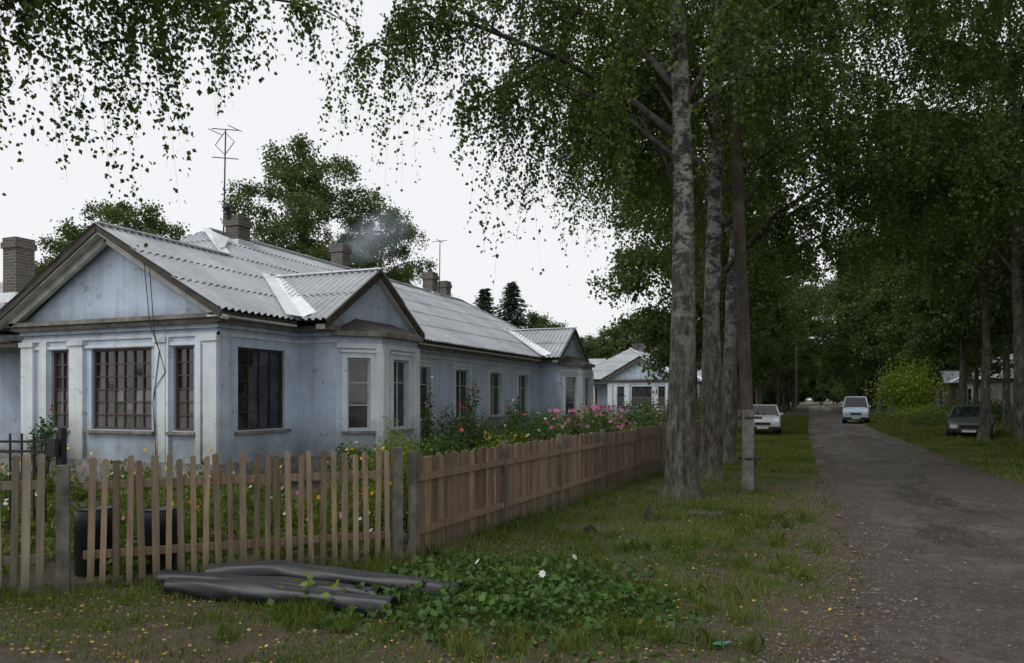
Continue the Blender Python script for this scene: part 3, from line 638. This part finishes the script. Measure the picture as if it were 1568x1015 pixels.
def barrel(x,y,h=.8,r=.21):
    e=empty('black_barrel',(x,y,0)); G=Geo(); G.tube([(0,0,0),(0,0,.02),(0,0,h*.3),(0,0,h*.32),(0,0,h*.64),(0,0,h*.66),(0,0,h-.02),(0,0,h)],[r*.9,r,r,r*1.05,r,r*1.05,r,r*.93],24)
    obj('body',G.mesh('barrel',M['plastic'],True),e)
barrel(-5.95,5.45,.62,.17); barrel(-6.45,5.15,.64,.17)
def stump(x,y,r,h,seed):
    rg=random.Random(seed); e=empty('tree_stump',(x,y,0)); G=Geo(); G.tube([(0,0,-.02),(0,0,h*.4),(0,0,h*.9),(.01,0,h)],[r*1.35,r*1.05,r,r*.8],12,.4,.12,rg)
    obj('wood',G.mesh('stump',M['twig']),e)
stump(-2.05,10.35,.12,.10,1); stump(-2.55,9.0,.1,.05,5)
e=empty('wooden_hatch'); G=Geo()
for i in range(4): G.box(-1.65+i*.14,-1.52+i*.14,10.8,11.25,.01,.05+.008*(i%2),.3+.1*i)
obj('boards',G.mesh('hatch',M['polewood']),e)
e=empty('plastic_scrap'); G=Geo(); G.face([(-.62,5.15,.04),(-.56,5.12,.05),(-.54,5.17,.035),(-.58,5.18,.055)]); G.face([(-.58,5.18,.055),(-.54,5.17,.035),(-.49,5.2,.06)]); obj('film',G.mesh('scrap',M['teal']),e)
def pole(name,x,y,h,r,stub=True,lean=(0,0)):
    e=empty(name,(x,y,0)); G=Geo(); rg=random.Random(int(y)); pts=[(lean[0]*f,lean[1]*f,.1+f*h) for f in (0,.15,.4,.7,1)]
    G.tube(pts,[r,r*.97,r*.92,r*.85,r*.75],14,.5,.03,rg); obj('mast',G.mesh('mast',M['polewood'],True),e)
    if stub:
        G=Geo(); G.box(-.12,.08,-.27,-.125,0,1.5); obj('concrete_stub',G.mesh('stub',M['concrete2']),e)
        G=Geo()
        for z in (.6,1.35): G.tube([(0,-.07,z-.02),(0,-.07,z+.02)],[.215,.215],16)
        obj('wire_bands',G.mesh('bands',M['iron']),e)
    G=Geo(); a=lean
    G.beam((a[0]-.5,a[1],h-.3),(a[0]+.5,a[1],h-.3),.07,.09)
    for s_ in (-.45,-.2,.2,.45): G.tube([(a[0]+s_,a[1],h-.25),(a[0]+s_,a[1],h-.1),(a[0]+s_,a[1],h-.05)],[.015,.03,.02],8)
    obj('crossarm',G.mesh('arm',M['polewood']),e)
    return e
pole('utility_pole',-1.03,14.4,9.6,.12,True,(-.38,0))
pole('utility_pole',-1.9,51,7.4,.12,False,(.0,0)); pole('utility_pole',-1.6,88,7.6,.12,False)
e=empty('street_lamp',(-1.2,76,0)); G=Geo(); G.tube([(0,0,0),(0,0,7)],[.09,.06],8); G.tube([(0,0,6.8),(.5,-.1,7.3),(1.2,-.2,7.5)],[.03,.03,.03],6); obj('mast',G.mesh('lm',M['concrete2']),e)
G=Geo(); G.tube([(1.1,-.2,7.5),(1.3,-.2,7.47),(1.6,-.25,7.45)],[.05,.12,.08],8); obj('head',G.mesh('lh',M['flash']),e)
e=empty('overhead_wires'); G=Geo()
for s_ in (-.45,.45):
    for (a,b_) in (((-1.41+s_,14.4,9.2),(-1.9+s_,51,7.2)),((-1.9+s_,51,7.2),(-1.6+s_,88,7.4))):
        a=Vector(a);b_=Vector(b_); pp=[a.lerp(b_,i/12)-Vector((0,0,1.1*4*(i/12)*(1-i/12)*.6)) for i in range(13)]; G.tube(pp,[.008]*13,4)
obj('wires',G.mesh('wires',M['wire']),e)
# ---------------------------------------------------------------- house
class Wall:
    def __init__(s,p0,p1,flip=False):
        s.o=Vector((p0[0],p0[1],0)); d=Vector((p1[0]-p0[0],p1[1]-p0[1],0)); s.L=d.length; s.t=d.normalized(); s.n=Vector((s.t.y,-s.t.x,0))*(-1 if flip else 1)
    def P(s,a,z,o=0): return s.o+s.t*a+s.n*o+Vector((0,0,z))
    def box(s,G,a0,a1,z0,z1,o0,o1,tint=.5):
        P=s.P; G.box8([P(a0,z0,o0),P(a1,z0,o0),P(a1,z0,o1),P(a0,z0,o1),P(a0,z1,o0),P(a1,z1,o0),P(a1,z1,o1),P(a0,z1,o1)],tint)
H={}
def GG(k):
    if k not in H: H[k]=Geo()
    return H[k]
ZT=3.22
def wall(p0,p1,ops=(),z0=0,z1=ZT,frame='frame_grey',nv=2,nh=2,casing=True,base=True,corn=True,wallm='wall'):
    w=Wall(p0,p1); G=GG(wallm)
    xs=sorted({0,w.L}|{v for o in ops for v in o[:2]}); zs=sorted({z0,z1}|{v for o in ops for v in o[2:4]})
    for i in range(len(xs)-1):
        for j in range(len(zs)-1):
            a,b_,c,d=xs[i],xs[i+1],zs[j],zs[j+1]; m1=(a+b_)/2;m2=(c+d)/2
            if any(o[0]<m1<o[1] and o[2]<m2<o[3] for o in ops): continue
            G.face([w.P(a,c),w.P(b_,c),w.P(b_,d),w.P(a,d)])
    for o in ops:
        a0,a1,c0,c1=o[:4]; door=len(o)>4 and o[4]=='door'; fr=o[5] if len(o)>5 else frame
        nvv=o[6] if len(o)>6 else nv; nhh=o[7] if len(o)>7 else nh
        D=-.13
        G.face([w.P(a0,c0),w.P(a0,c1),w.P(a0,c1,D),w.P(a0,c0,D)]);G.face([w.P(a1,c0),w.P(a1,c1),w.P(a1,c1,D),w.P(a1,c0,D)])
        G.face([w.P(a0,c1),w.P(a1,c1),w.P(a1,c1,D),w.P(a0,c1,D)]);G.face([w.P(a0,c0),w.P(a1,c0),w.P(a1,c0,D),w.P(a0,c0,D)])
        if door:
            w.box(GG('door'),a0,a1,c0,c1,D,D+.05)
            for zz in (.25,.9): w.box(GG('door'),a0+.12,a1-.12,c0+zz,c0+zz+.5,D+.05,D+.07)
            continue
        F=GG(fr); f0,f1=D+.01,D+.07; fw=.045
        w.box(F,a0,a0+fw,c0,c1,f0,f1);w.box(F,a1-fw,a1,c0,c1,f0,f1);w.box(F,a0+fw,a1-fw,c1-fw,c1,f0,f1);w.box(F,a0+fw,a1-fw,c0,c0+fw,f0,f1)
        iw=(a1-a0-2*fw); ih=(c1-c0-2*fw)
        for i in range(1,nvv): x=a0+fw+iw*i/nvv; ht=.022 if (nvv==6 and i%2==0) else .012; w.box(F,x-ht,x+ht,c0+fw,c1-fw,f0+.005,f1-.008)
        for i in range(1,nhh):
            z=c0+fw+ih*i/nhh if nhh>2 else c0+fw+ih*.68
            w.box(F,a0+fw,a1-fw,z-.011,z+.011,f0+.008,f1-.012)
        cv=random.uniform(.45,.95)
        for i in range(nvv):
            for j in range(nhh):
                x0=a0+fw+iw*i/nvv;x1=a0+fw+iw*(i+1)/nvv
                if nhh==2: z_0,z_1=(c0+fw,c0+fw+ih*.68) if j==0 else (c0+fw+ih*.68,c1-fw)
                else: z_0=c0+fw+ih*j/nhh;z_1=c0+fw+ih*(j+1)/nhh
                t1=random.uniform(-.004,.004);t2=random.uniform(-.004,.004)
                tn=.3
                if fr=='frame_brown' and j<3: tn=.78
                elif fr=='frame_grey' and (nvv==1 or i==0): tn=cv
                GG('glass').face([w.P(x0,z_0,D+.03+t1),w.P(x1,z_0,D+.03+t2),w.P(x1,z_1,D+.03-t1),w.P(x0,z_1,D+.03-t2)],tn+random.uniform(-.05,.05))
        if casing:
            T=GG('trim'); cw=.11
            w.box(T,a0-cw,a0,c0-.02,c1+cw,.0,.035);w.box(T,a1,a1+cw,c0-.02,c1+cw,.0,.035);w.box(T,a0,a1,c1,c1+cw,.0,.035)
            w.box(GG('trim'),a0-cw-.03,a1+cw+.03,c1+cw,c1+cw+.05,0,.08)
        w.box(GG('cornice'),a0-.1,a1+.1,c0-.07,c0-.02,-.1,.1)
    if base: w.box(GG('found'),-.05,w.L+.05,0,.5,-.01,.06)
    if corn:
        w.box(GG('trim'),-.03,w.L+.03,2.86,2.92,-.01,.03)
        w.box(GG('wall'),-.05,w.L+.05,3.0,3.08,-.01,.06)
        w.box(GG('cornice'),-.1,w.L+.1,3.08,3.16,-.01,.13)
    return w
fw_=wall((-15.2,10.5),(-10,10.5),[(.81,1.36,1.1,2.68,'w','frame_brown',2,6),(1.97,3.57,1.1,2.68,'w','frame_brown',6,6),(4.11,4.62,1.1,2.68,'w','frame_brown',2,6)],casing=False)
T=GG('trim')
for a0,a1 in ((0.0,.36),(.56,.76),(1.42,1.80),(3.72,3.98),(4.0,4.06),(4.72,4.84),(4.9,5.22)): fw_.box(T,a0,a1,.5,2.86,.0,.07)
for a0,a1 in ((0.0,.36),(1.42,1.80),(3.72,3.98),(4.9,5.22)): fw_.box(T,a0-.03,a1+.03,2.76,2.862,.0,.10)
fw_.box(T,-.02,5.24,2.70,2.76,.0,.045)
wd=wall((-10,10.5),(-10,12.77),[(.5,1.85,1.1,2.68,'w','frame_dark',4,5)],casing=False)
wd.box(GG('wall'),0,.34,.5,2.86,.0,.05)
def bayat(yc):
    p=[(-10,yc-1.43),(-9.04,yc-1.43),(-8.37,yc-.76),(-8.37,yc+.76),(-9.04,yc+1.43),(-10,yc+1.43)]
    wall(p[0],p[1],())
    w=wall(p[1],p[2],[(.22,.7,1.05,2.55)],nv=1,nh=3,z1=3.06,corn=False); w.box(GG('trim'),0,w.L,2.75,2.85,0,.06); w.box(GG('trim'),.8,w.L+.02,.5,2.75,0,.06)
    w=wall(p[2],p[3],[(.42,1.10,1.05,2.55)],nv=2,nh=2,z1=3.06,corn=False); w.box(GG('trim'),0,w.L,2.75,2.85,0,.06)
    w.box(GG('trim'),-.02,.2,.5,2.75,0,.06); w.box(GG('trim'),w.L-.2,w.L+.02,.5,2.75,0,.06)
    w=wall(p[3],p[4],[(.25,.7,1.05,2.55)],nv=1,nh=3,z1=3.06,corn=False)
    wall(p[4],p[5],())
    q=[(-9.04,yc-1.55),(-9.0,yc-1.55),(-8.24,yc-.8),(-8.24,yc+.8),(-9.0,yc+1.55),(-9.04,yc+1.55)]
    G=GG('cornice'); G.face([(a,b_,3.0) for a,b_ in q])
    for i in range(5): G.face([(q[i][0],q[i][1],3.0),(q[i+1][0],q[i+1][1],3.0),(q[i+1][0],q[i+1][1],3.1),(q[i][0],q[i][1],3.1)])
    G=GG('darkboard'); t0=(-9.03,yc-.75,3.42);t1=(-9.03,yc+.75,3.42); a=[(x,y_,3.1) for x,y_ in q]
    G.face([a[1],a[2],t0]);G.face([a[2],a[3],t1,t0]);G.face([a[3],a[4],t1])
    G.face([a[0],a[1],t0])
    G=GG('wall'); G.face([(-9.035,yc-1.6,3.1),(-9.035,yc+1.6,3.1),(-9.035,yc+1.6,3.42),(-9.035,yc,4.42),(-9.035,yc-1.6,3.42)])
    GG('cornice').box(-9.2,-8.98,yc-1.9,yc-1.43,3.1,3.2); GG('cornice').box(-9.2,-8.98,yc+1.43,yc+1.9,3.1,3.2)
    for sg in (-1,1):
        GG('darkboard').beam((-8.87,yc+sg*1.98,3.2),(-8.87,yc,4.49),.035,.16,(0,0,1)); GG('soffit').beam((-8.96,yc+sg*1.75,3.24),(-8.96,yc,4.4),.14,.05,(0,0,1))
BAYS=(14.2,28.9)
for yc in BAYS: bayat(yc)
ops=[(c-15.63-.5,c-15.63+.5,1.1,2.6) for c in (18.1,20.7,23.3,25.9)]
wall((-10,15.63),(-10,27.47),ops,nv=2,nh=2)
wall((-10,30.33),(-10,33),[(.8,1.9,1.1,2.6)])
wall((-10,33),(-18.6,33),[(2,3.2,1.1,2.6),(5,6.2,1.1,2.6)])
wall((-18.6,33),(-18.6,18),[(3,4.2,1.1,2.6),(8,9.2,1.1,2.6)])
w=wall((-18.6,11.9),(-15.2,11.9),[(1.25,2.15,.5,2.65,'door')])
wall((-15.2,11.9),(-15.2,10.5),())
wall((-26,11.9),(-18.6,11.9),[(1,2.2,1.1,2.6),(4,5.2,1.1,2.6)]); wall((-18.6,18),(-26,18),()); wall((-26,18),(-26,11.9),())
GG('cornice').box(-18.5,-15.3,10.4,11.8,2.78,2.86); GG('darkboard').box(-18.6,-15.3,10.3,11.8,2.87,2.9)
for x in (-18.3,-16.4): GG('trim').box(x-.09,x+.09,10.5,10.68,0,2.78)
GG('found').box(-18.3,-15.4,10.5,11.83,0,.42); GG('found').box(-17.6,-16.2,10.1,10.5,0,.2)
GG('wall').face([(-15.25,10.5,3.2),(-9.95,10.5,3.2),(-12.6,10.5,4.86)])
T=GG('cornice'); T.box(-15.5,-9.7,10.28,10.49,3.17,3.25); T.box(-15.42,-9.8,10.36,10.49,3.10,3.168)
for sg in (-1,1):
    x0=-12.6+sg*3.05
    GG('darkboard').beam((x0,10.1,3.2),(-12.6,10.1,4.97),.035,.13,(0,0,1)); GG('soffit').beam((x0,10.2,3.13),(-12.6,10.2,4.88),.16,.05,(0,0,1))
    GG('soffit').beam((-12.6+sg*2.75,10.33,3.22),(-12.6,10.33,4.79),.10,.14,(0,0,1)); GG('cornice').beam((x0,10.31,3.14),(-12.6,10.31,4.91),.36,.03,(0,0,1))
for a,b_ in ((10.2,12.3),(16.1,27.0),(30.8,33.4)):
    GG('soffit').box(-9.98,-9.66,a,b_,3.165,3.2); GG('darkboard').box(-9.69,-9.655,a,b_,3.202,3.27)
RB=bmesh.new()
def roof_panel(poly,eave):
    poly=[Vector(p) for p in poly]; n=(poly[1]-poly[0]).cross(poly[2]-poly[0]).normalized()
    if n.z<0: n=-n
    s=Vector(eave).normalized(); t=n.cross(s).normalized()
    if t.z<0: t=-t
    o=poly[0]; ss=[p.dot(s) for p in poly]; ts=[(p-o).dot(t) for p in poly]
    s0,s1=min(ss),max(ss);t0,t1=min(ts),max(ts); wv=.17; stp=wv/6
    i0=math.floor(s0/stp)-1;i1=math.ceil(s1/stp)+1
    bm=bmesh.new(); rows=[]; a=t0
    base=o-s*o.dot(s)
    while a<t1:
        b_=min(a+1.15,t1+.01); rows.append((a-.0,b_+.1)); a=b_
    for (a,b_) in rows:
        prev=None
        for i in range(i0,i1+1):
            sv=i*stp; h=.03*math.sin(2*math.pi*sv/wv); j=.004*math.sin(sv*5.1+a)
            v0=bm.verts.new(base+s*sv+t*a+n*(h+.036+j)); v1=bm.verts.new(base+s*sv+t*b_+n*(h+.008))
            if prev: bm.faces.new((prev[0],v0,v1,prev[1]))
            prev=(v0,v1)
    c=sum(poly,Vector())/len(poly)
    for i in range(len(poly)):
        p,q=poly[i],poly[(i+1)%len(poly)]; e_=(q-p)
        if e_.length<1e-4: continue
        out=e_.cross(n).normalized()
        if (c-p).dot(out)>0: out=-out
        bmesh.ops.bisect_plane(bm,geom=bm.verts[:]+bm.edges[:]+bm.faces[:],plane_co=p,plane_no=out,clear_outer=True)
    me=bpy.data.meshes.new('t'); bm.to_mesh(me); bm.free(); RB.from_mesh(me); bpy.data.meshes.remove(me)
ze=3.3; sl=.58; zr=ze+sl*4.65; zw=ze+sl*2.95
Y=(0,1,0);X=(1,0,0)
roof_panel([(-9.6,10.05,ze-.03),(-9.6,13.47,ze-.03),(-12.6,13.47,zw),(-12.6,10.05,zw)],Y)
roof_panel([(-9.6,13.47,ze-.03),(-9.6,33.4,ze-.03),(-14.3,29.5,zr),(-14.3,14.6,zr),(-12.6,13.47,zw)],Y)
roof_panel([(-15.6,10.05,ze-.03),(-15.6,13.47,ze-.03),(-12.6,13.47,zw),(-12.6,10.05,zw)],Y)
roof_panel([(-18.95,11.5,ze),(-12.6,11.5,ze),(-12.6,13.47,zw),(-14.3,14.6,zr)],X)
roof_panel([(-18.95,11.5,ze),(-18.95,33.4,ze),(-14.3,29.5,zr),(-14.3,14.6,zr)],Y)
roof_panel([(-18.95,33.4,ze),(-9.65,33.4,ze),(-14.3,29.5,zr)],X)
roof_panel([(-26.4,11.5,ze),(-16.5,11.5,ze),(-16.5,15,5.2),(-26.4,15,5.2)],X)
roof_panel([(-26.4,18.4,ze),(-16.5,18.4,ze),(-16.5,15,5.2),(-26.4,15,5.2)],X)
FL=GG('flash')
for yc in BAYS:
    for sg in (-1,1):
        roof_panel([(-8.83,yc+sg*1.95,ze-.03),(-8.83,yc,4.55),(-11.8,yc,4.55),(-9.62,yc+sg*1.95,ze-.03)],X)
        a=Vector((-9.5,yc+sg*1.93,ze+.06)); b_=Vector((-11.9,yc-sg*.05,4.66)); off=Vector((0,sg*.5,0))
        FL.face([a,a+off,b_+off*.8,b_])
        FL.face([a,b_,b_+Vector((.1,-sg*.12,.02)),a+Vector((.22,-sg*.16,.10))])
    FL.beam((-8.82,yc,4.6),(-11.8,yc,4.6),.16,.03)
for p,q in (((-12.6,10.05,zw+.05),(-12.6,13.47,zw+.05)),((-14.3,14.6,zr+.06),(-14.3,29.5,zr+.06)),((-14.3,14.6,zr+.06),(-12.6,13.47,zw+.06)),((-14.3,29.5,zr+.06),(-9.7,33.4,ze+.06))):
    FL.beam(p,q,.2,.03)
FL.face([(-14.1,14.55,zr-.02),(-13.7,14.75,zr-.22),(-12.9,13.75,5.3),(-12.7,13.35,5.2)])
BR=GG('brick')
def chimney(x,y,w,z0,z1,d=None):
    d=d or w
    BR.box(x-w/2,x+w/2,y-d/2,y+d/2,z0,z1-.28); BR.box(x-w/2-.04,x+w/2+.04,y-d/2-.04,y+d/2+.04,z1-.28,z1-.12)
    BR.box(x-w/2-.01,x+w/2+.01,y-d/2-.01,y+d/2+.01,z1-.12,z1-.0)
    GG('soot').box(x-w/4,x+w/4,y-d/4,y+d/4,z1-.01,z1+.006)
    FL.box(x-w/2-.06,x+w/2+.06,y-d/2-.06,y+d/2+.06,z0,z0+.25)
chimney(-14.0,15.4,.42,5.6,6.5,.45); chimney(-14.7,21.0,.46,5.6,6.9); chimney(-14.4,26.8,.45,5.8,6.85); chimney(-15.2,29.6,.45,5.3,6.95); chimney(-19.3,13.2,.5,4.2,5.9)
GG('soot').tube([(-14.1,15.2,6.4),(-14.1,15.15,6.62),(-14.1,15.05,6.72)],[.08,.08,.1],10)
I=GG('iron')
def antenna(x,y,z0,z1,s):
    I.tube([(x,y,z0),(x+.12*s,y-.05,z1)],[.022,.018],6)
    if s>.8:
        for z,l in ((z1,.75),(z1-.75,.75)): I.beam((x+.1-l*.5,y-.05-l*.1,z+.05),(x+.1+l*.5,y-.05+l*.1,z-.05),.02,.02)
        zc=z1-.37; q=[(x+.1-.32,zc),(x+.1,zc+.3),(x+.1+.32,zc),(x+.1,zc-.3)]
        for i in range(4): I.beam((q[i][0],y-.06,q[i][1]),(q[(i+1)%4][0],y-.06,q[(i+1)%4][1]),.014,.014)
        for dx in (-.33,.33): I.beam((x+.1+dx,y-.3,z1-.02),(x+.1+dx,y+.2,z1-.02),.014,.014)
    else:
        I.beam((x-.3,y-.06,z1-.02),(x+.4,y-.06,z1),.02,.02); I.beam((x+.05,y-.35,z1),(x+.05,y+.25,z1),.02,.02)
antenna(-14.3,15.2,5.9,8.75,1); antenna(-14.4,27.6,5.9,8.3,.5)
Wc=GG('wire')
for pts in ([(-11.35,10.08,4.2),(-11.4,10.25,3.1),(-11.35,10.42,2.6),(-11.5,10.41,1.6),(-11.4,10.40,.6)],[(-11.35,10.2,4.1),(-11.28,10.25,2.9),(-11.2,10.42,2.2),(-11.45,10.41,1.9),(-11.42,10.4,.5)]):
    Wc.tube(pts,[.008]*len(pts),5)
house_parts=[]
nice={'wall':'walls','trim':'pilasters_and_casings','cornice':'cornices_and_sills','soffit':'soffits','darkboard':'barge_boards','frame_brown':'brown_window_frames','frame_dark':'dark_window_frames','frame_grey':'grey_window_frames','door':'door','flash':'flashing','found':'foundation','glass':'window_panes','brick':'chimneys','soot':'flues','iron':'antennas','wire':'cables'}
for k_,G in H.items(): house_parts.append((nice.get(k_,k_),G.mesh('house_'+k_,M[k_])))
me=bpy.data.meshes.new('roof'); RB.to_mesh(me); me.materials.append(M['roof']); me.polygons.foreach_set('use_smooth',[True]*len(me.polygons)); house_parts.append(('roof',me))
def house(name,loc,rz,sub=None):
    e=empty(name,loc,rz)
    for nm,me in house_parts:
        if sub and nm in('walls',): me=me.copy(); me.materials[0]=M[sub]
        obj(nm,me,e)
house('plaster_house',(0,0,0),0); house('plaster_house',(0,48,0),0)
house('beige_plaster_house',(3.8,102.5,0),math.pi,'wall2')
bush('hanging_vine',(-14.0,10.15),.14,.14,1.5,500,.07,'weed',61,'petal_r',8,.03)
bush('potted_plant',(-14.35,10.2),.22,.12,1.75,300,.06,'weed',62)
e=empty('pink_fence'); G=Geo();R=Geo(); pickets(G,R,(-9.2,44),(-3.6,44.5),.13,.09,1.1,rr_); obj('boards',G.mesh('pf',M['pinkfence']),e)
e=empty('green_fence'); G=Geo();R=Geo(); pickets(G,R,(6.8,78),(13,62),.16,.12,1.2,rr_); obj('boards',G.mesh('gf',M['greenfence']),e)
# smoke
m=bpy.data.materials.new('smoke'); m.use_nodes=True; nt=m.node_tree; nt.nodes.clear(); out=N(nt,'ShaderNodeOutputMaterial'); pv=N(nt,'ShaderNodeVolumePrincipled'); pv.inputs['Color'].default_value=(.75,.85,1,1)
n=noise(nt,1.6,4,mapping(nt,(1,1,1))); tc=N(nt,'ShaderNodeTexCoord'); gd=N(nt,'ShaderNodeTexGradient',gradient_type='SPHERICAL')
mp=N(nt,'ShaderNodeMapping'); mp.vector_type='POINT'; mp.inputs['Location'].default_value=(-1,-1,-1); mp.inputs['Scale'].default_value=(2,2,2); nt.links.new(tc.outputs['Generated'],mp.inputs[0]); nt.links.new(mp.outputs[0],gd.inputs[0])
a=math_(nt,'MULTIPLY',ramp(nt,n.outputs['Fac'],[(.42,0.0),(.7,1.0)]),gd.outputs['Fac'])
nt.links.new(math_(nt,'MULTIPLY',a,1.5),pv.inputs['Density']); nt.links.new(pv.outputs[0],out.inputs['Volume'])
bm=bmesh.new(); bmesh.ops.create_icosphere(bm,subdivisions=3,radius=1); me=bpy.data.meshes.new('smoke'); bm.to_mesh(me); bm.free(); me.materials.append(m)
o=obj('chimney_smoke',me); o.location=(-13.9,21.6,7.2); o.scale=(1.7,1.2,.85); o.rotation_euler=(0,-.35,.3)
# ---------------------------------------------------------------- cars
def car(name,loc,rz,paint,van=False):
    e=empty(name,loc,rz); P=Geo();GL=Geo();D=Geo();Lm=Geo();W=Geo();Hb=Geo()
    if van: st=[(-2.1,.70,.55,.42),(-2.05,.78,.80,.30),(-1.75,.83,1.0,.27),(-1.2,.85,1.12,.27),(1.9,.85,1.12,.27),(2.1,.80,1.08,.32)]; cab=[(-1.30,1.1,-.62,1.82),(2.0,1.1,1.85,1.86)]
    else: st=[(-2.1,.66,.52,.42),(-2.04,.74,.70,.32),(-1.6,.79,.82,.27),(-.85,.81,.92,.26),(1.35,.81,.94,.26),(1.95,.78,.90,.3),(2.1,.7,.82,.4)]; cab=[(-.9,.91,-.25,1.38),(1.65,.92,1.05,1.38)]
    sec=[]
    for y,w,zt,zb in st:
        r=[(-w*.9,y,zb),(-w,y,zb+.14),(-w*1.0,y,zt-.14),(-w*.93,y,zt-.02),(-w*.6,y,zt+.02),(w*.6,y,zt+.02),(w*.93,y,zt-.02),(w,y,zt-.14),(w,y,zb+.14),(w*.9,y,zb)]
        sec.append(len(P.v)); P.v+=r
    for i in range(len(sec)-1):
        for k in range(10):
            P.f.append([sec[i]+k,sec[i]+(k+1)%10,sec[i+1]+(k+1)%10,sec[i+1]+k]);P.t.append(.5)
    P.f.append([sec[0]+k for k in range(10)]);P.t.append(.5);P.f.append([sec[-1]+k for k in range(10)]);P.t.append(.5)
    (f0,zb,f1,zt),(r0,_,r1,_)=cab; wb=st[3][1]*.93; wt=wb*.8
    q=[(-wb,f0,zb),(wb,f0,zb),(wb,r0,zb),(-wb,r0,zb),(-wt,f1,zt),(wt,f1,zt),(wt,r1,zt),(-wt,r1,zt)]
    GL.box8(q)
    P.box8([(-wt-.02,f1-.04,zt-.03),(wt+.02,f1-.04,zt-.03),(wt+.02,r1+.04,zt-.03),(-wt-.02,r1+.04,zt-.03),(-wt*.9,f1+.1,zt+.04),(wt*.9,f1+.1,zt+.04),(wt*.9,r1-.1,zt+.04),(-wt*.9,r1-.1,zt+.04)])
    for a,b_ in ((0,4),(1,5),(2,6),(3,7)): P.beam(q[a],q[b_],.07,.07,(0,1,0))
    for sx in (-1,1):
        for f in (.36,.68):
            yb=f0+(r0-f0)*f; yt=f1+(r1-f1)*f; P.beam((sx*wb,yb,zb),(sx*wt,yt,zt),.05,.07,(0,1,0))
        P.box(sx*(wb+.08)-.07,sx*(wb+.08)+.07,f0+.2,f0+.3,zb+.02,zb+.14)
        zl=st[1][2]-.1
        Lm.box(sx*st[1][1]*.72-.13,sx*st[1][1]*.72+.13,-2.125,-2.0,zl-.1,zl+.04)
        for yy_ in (-1.35,1.3):
            W.tube([(sx*.62,yy_,.31),(sx*.65,yy_,.31),(sx*.80,yy_,.31),(sx*.83,yy_,.31)],[.26,.31,.31,.27],20)
            Hb.tube([(sx*.82,yy_,.31),(sx*.845,yy_,.31)],[.17,.15],14)
            D.tube([(sx*.55,yy_,.33),(sx*(st[3][1]+.006),yy_,.33)],[.36,.36],20)
    D.box(-.34,.34,-2.125,-2.05,zl-.09,zl+.03); D.box(-.74,.74,-2.15,-1.95,.32,.44); Lm.box(-.25,.25,-2.158,-2.15,.34,.43)
    for nm,G,mt in (('body',P,paint),('windows',GL,'carglass'),('grille_and_arches',D,'tyre'),('headlamps_and_plate',Lm,'lamp'),('tyres',W,'tyre'),('hubs',Hb,'chrome')):
        o=obj(nm,G.mesh(nm,M[mt]),e)
        if nm=='body': md=o.modifiers.new('b','BEVEL'); md.width=.035; md.segments=2; md.limit_method='ANGLE'
car('van',(3.0,57.5,0),-.05,'paint_blue',True)
car('parked_car',(-2.1,37.5,0),.05,'paint_white')
car('parked_car',(6.4,36.8,0),-.2,'paint_dark')
# ---------------------------------------------------------------- light, world, camera
el=math.radians(48); az=math.radians(215)
sd=Vector((math.sin(az)*math.cos(el),math.cos(az)*math.cos(el),math.sin(el)))
L=bpy.data.lights.new('sun','SUN'); L.energy=1.2; L.angle=math.radians(30); L.color=(1,.97,.93); so=bpy.data.objects.new('sun',L); COL.objects.link(so)
so.rotation_euler=sd.to_track_quat('Z','Y').to_euler(); so.location=(0,-10,30)
w=bpy.data.worlds.new('World'); S.world=w; w.use_nodes=True; nt=w.node_tree; bg=nt.nodes['Background']
sk=N(nt,'ShaderNodeTexSky',sky_type='NISHITA'); sk.sun_disc=False; sk.sun_elevation=el; sk.sun_rotation=az; sk.dust_density=4; sk.air_density=1
hs=N(nt,'ShaderNodeHueSaturation'); hs.inputs['Saturation'].default_value=.25; nt.links.new(sk.outputs[0],hs.inputs['Color'])
nt.links.new(mix(nt,.85,hs.outputs[0],(10.0,10.15,10.4)),bg.inputs['Color']); bg.inputs['Strength'].default_value=.1
cam=bpy.data.cameras.new('camera'); co=bpy.data.objects.new('camera',cam); COL.objects.link(co); S.camera=co
co.location=(0,0,1.7); co.rotation_euler=(math.pi/2,0,math.radians(21.94)); cam.sensor_width=36; cam.lens=26; cam.shift_y=.0657; cam.clip_end=3000; cam.clip_start=.05
S.view_settings.view_transform='Standard'; S.view_settings.look='None'; S.view_settings.exposure=0
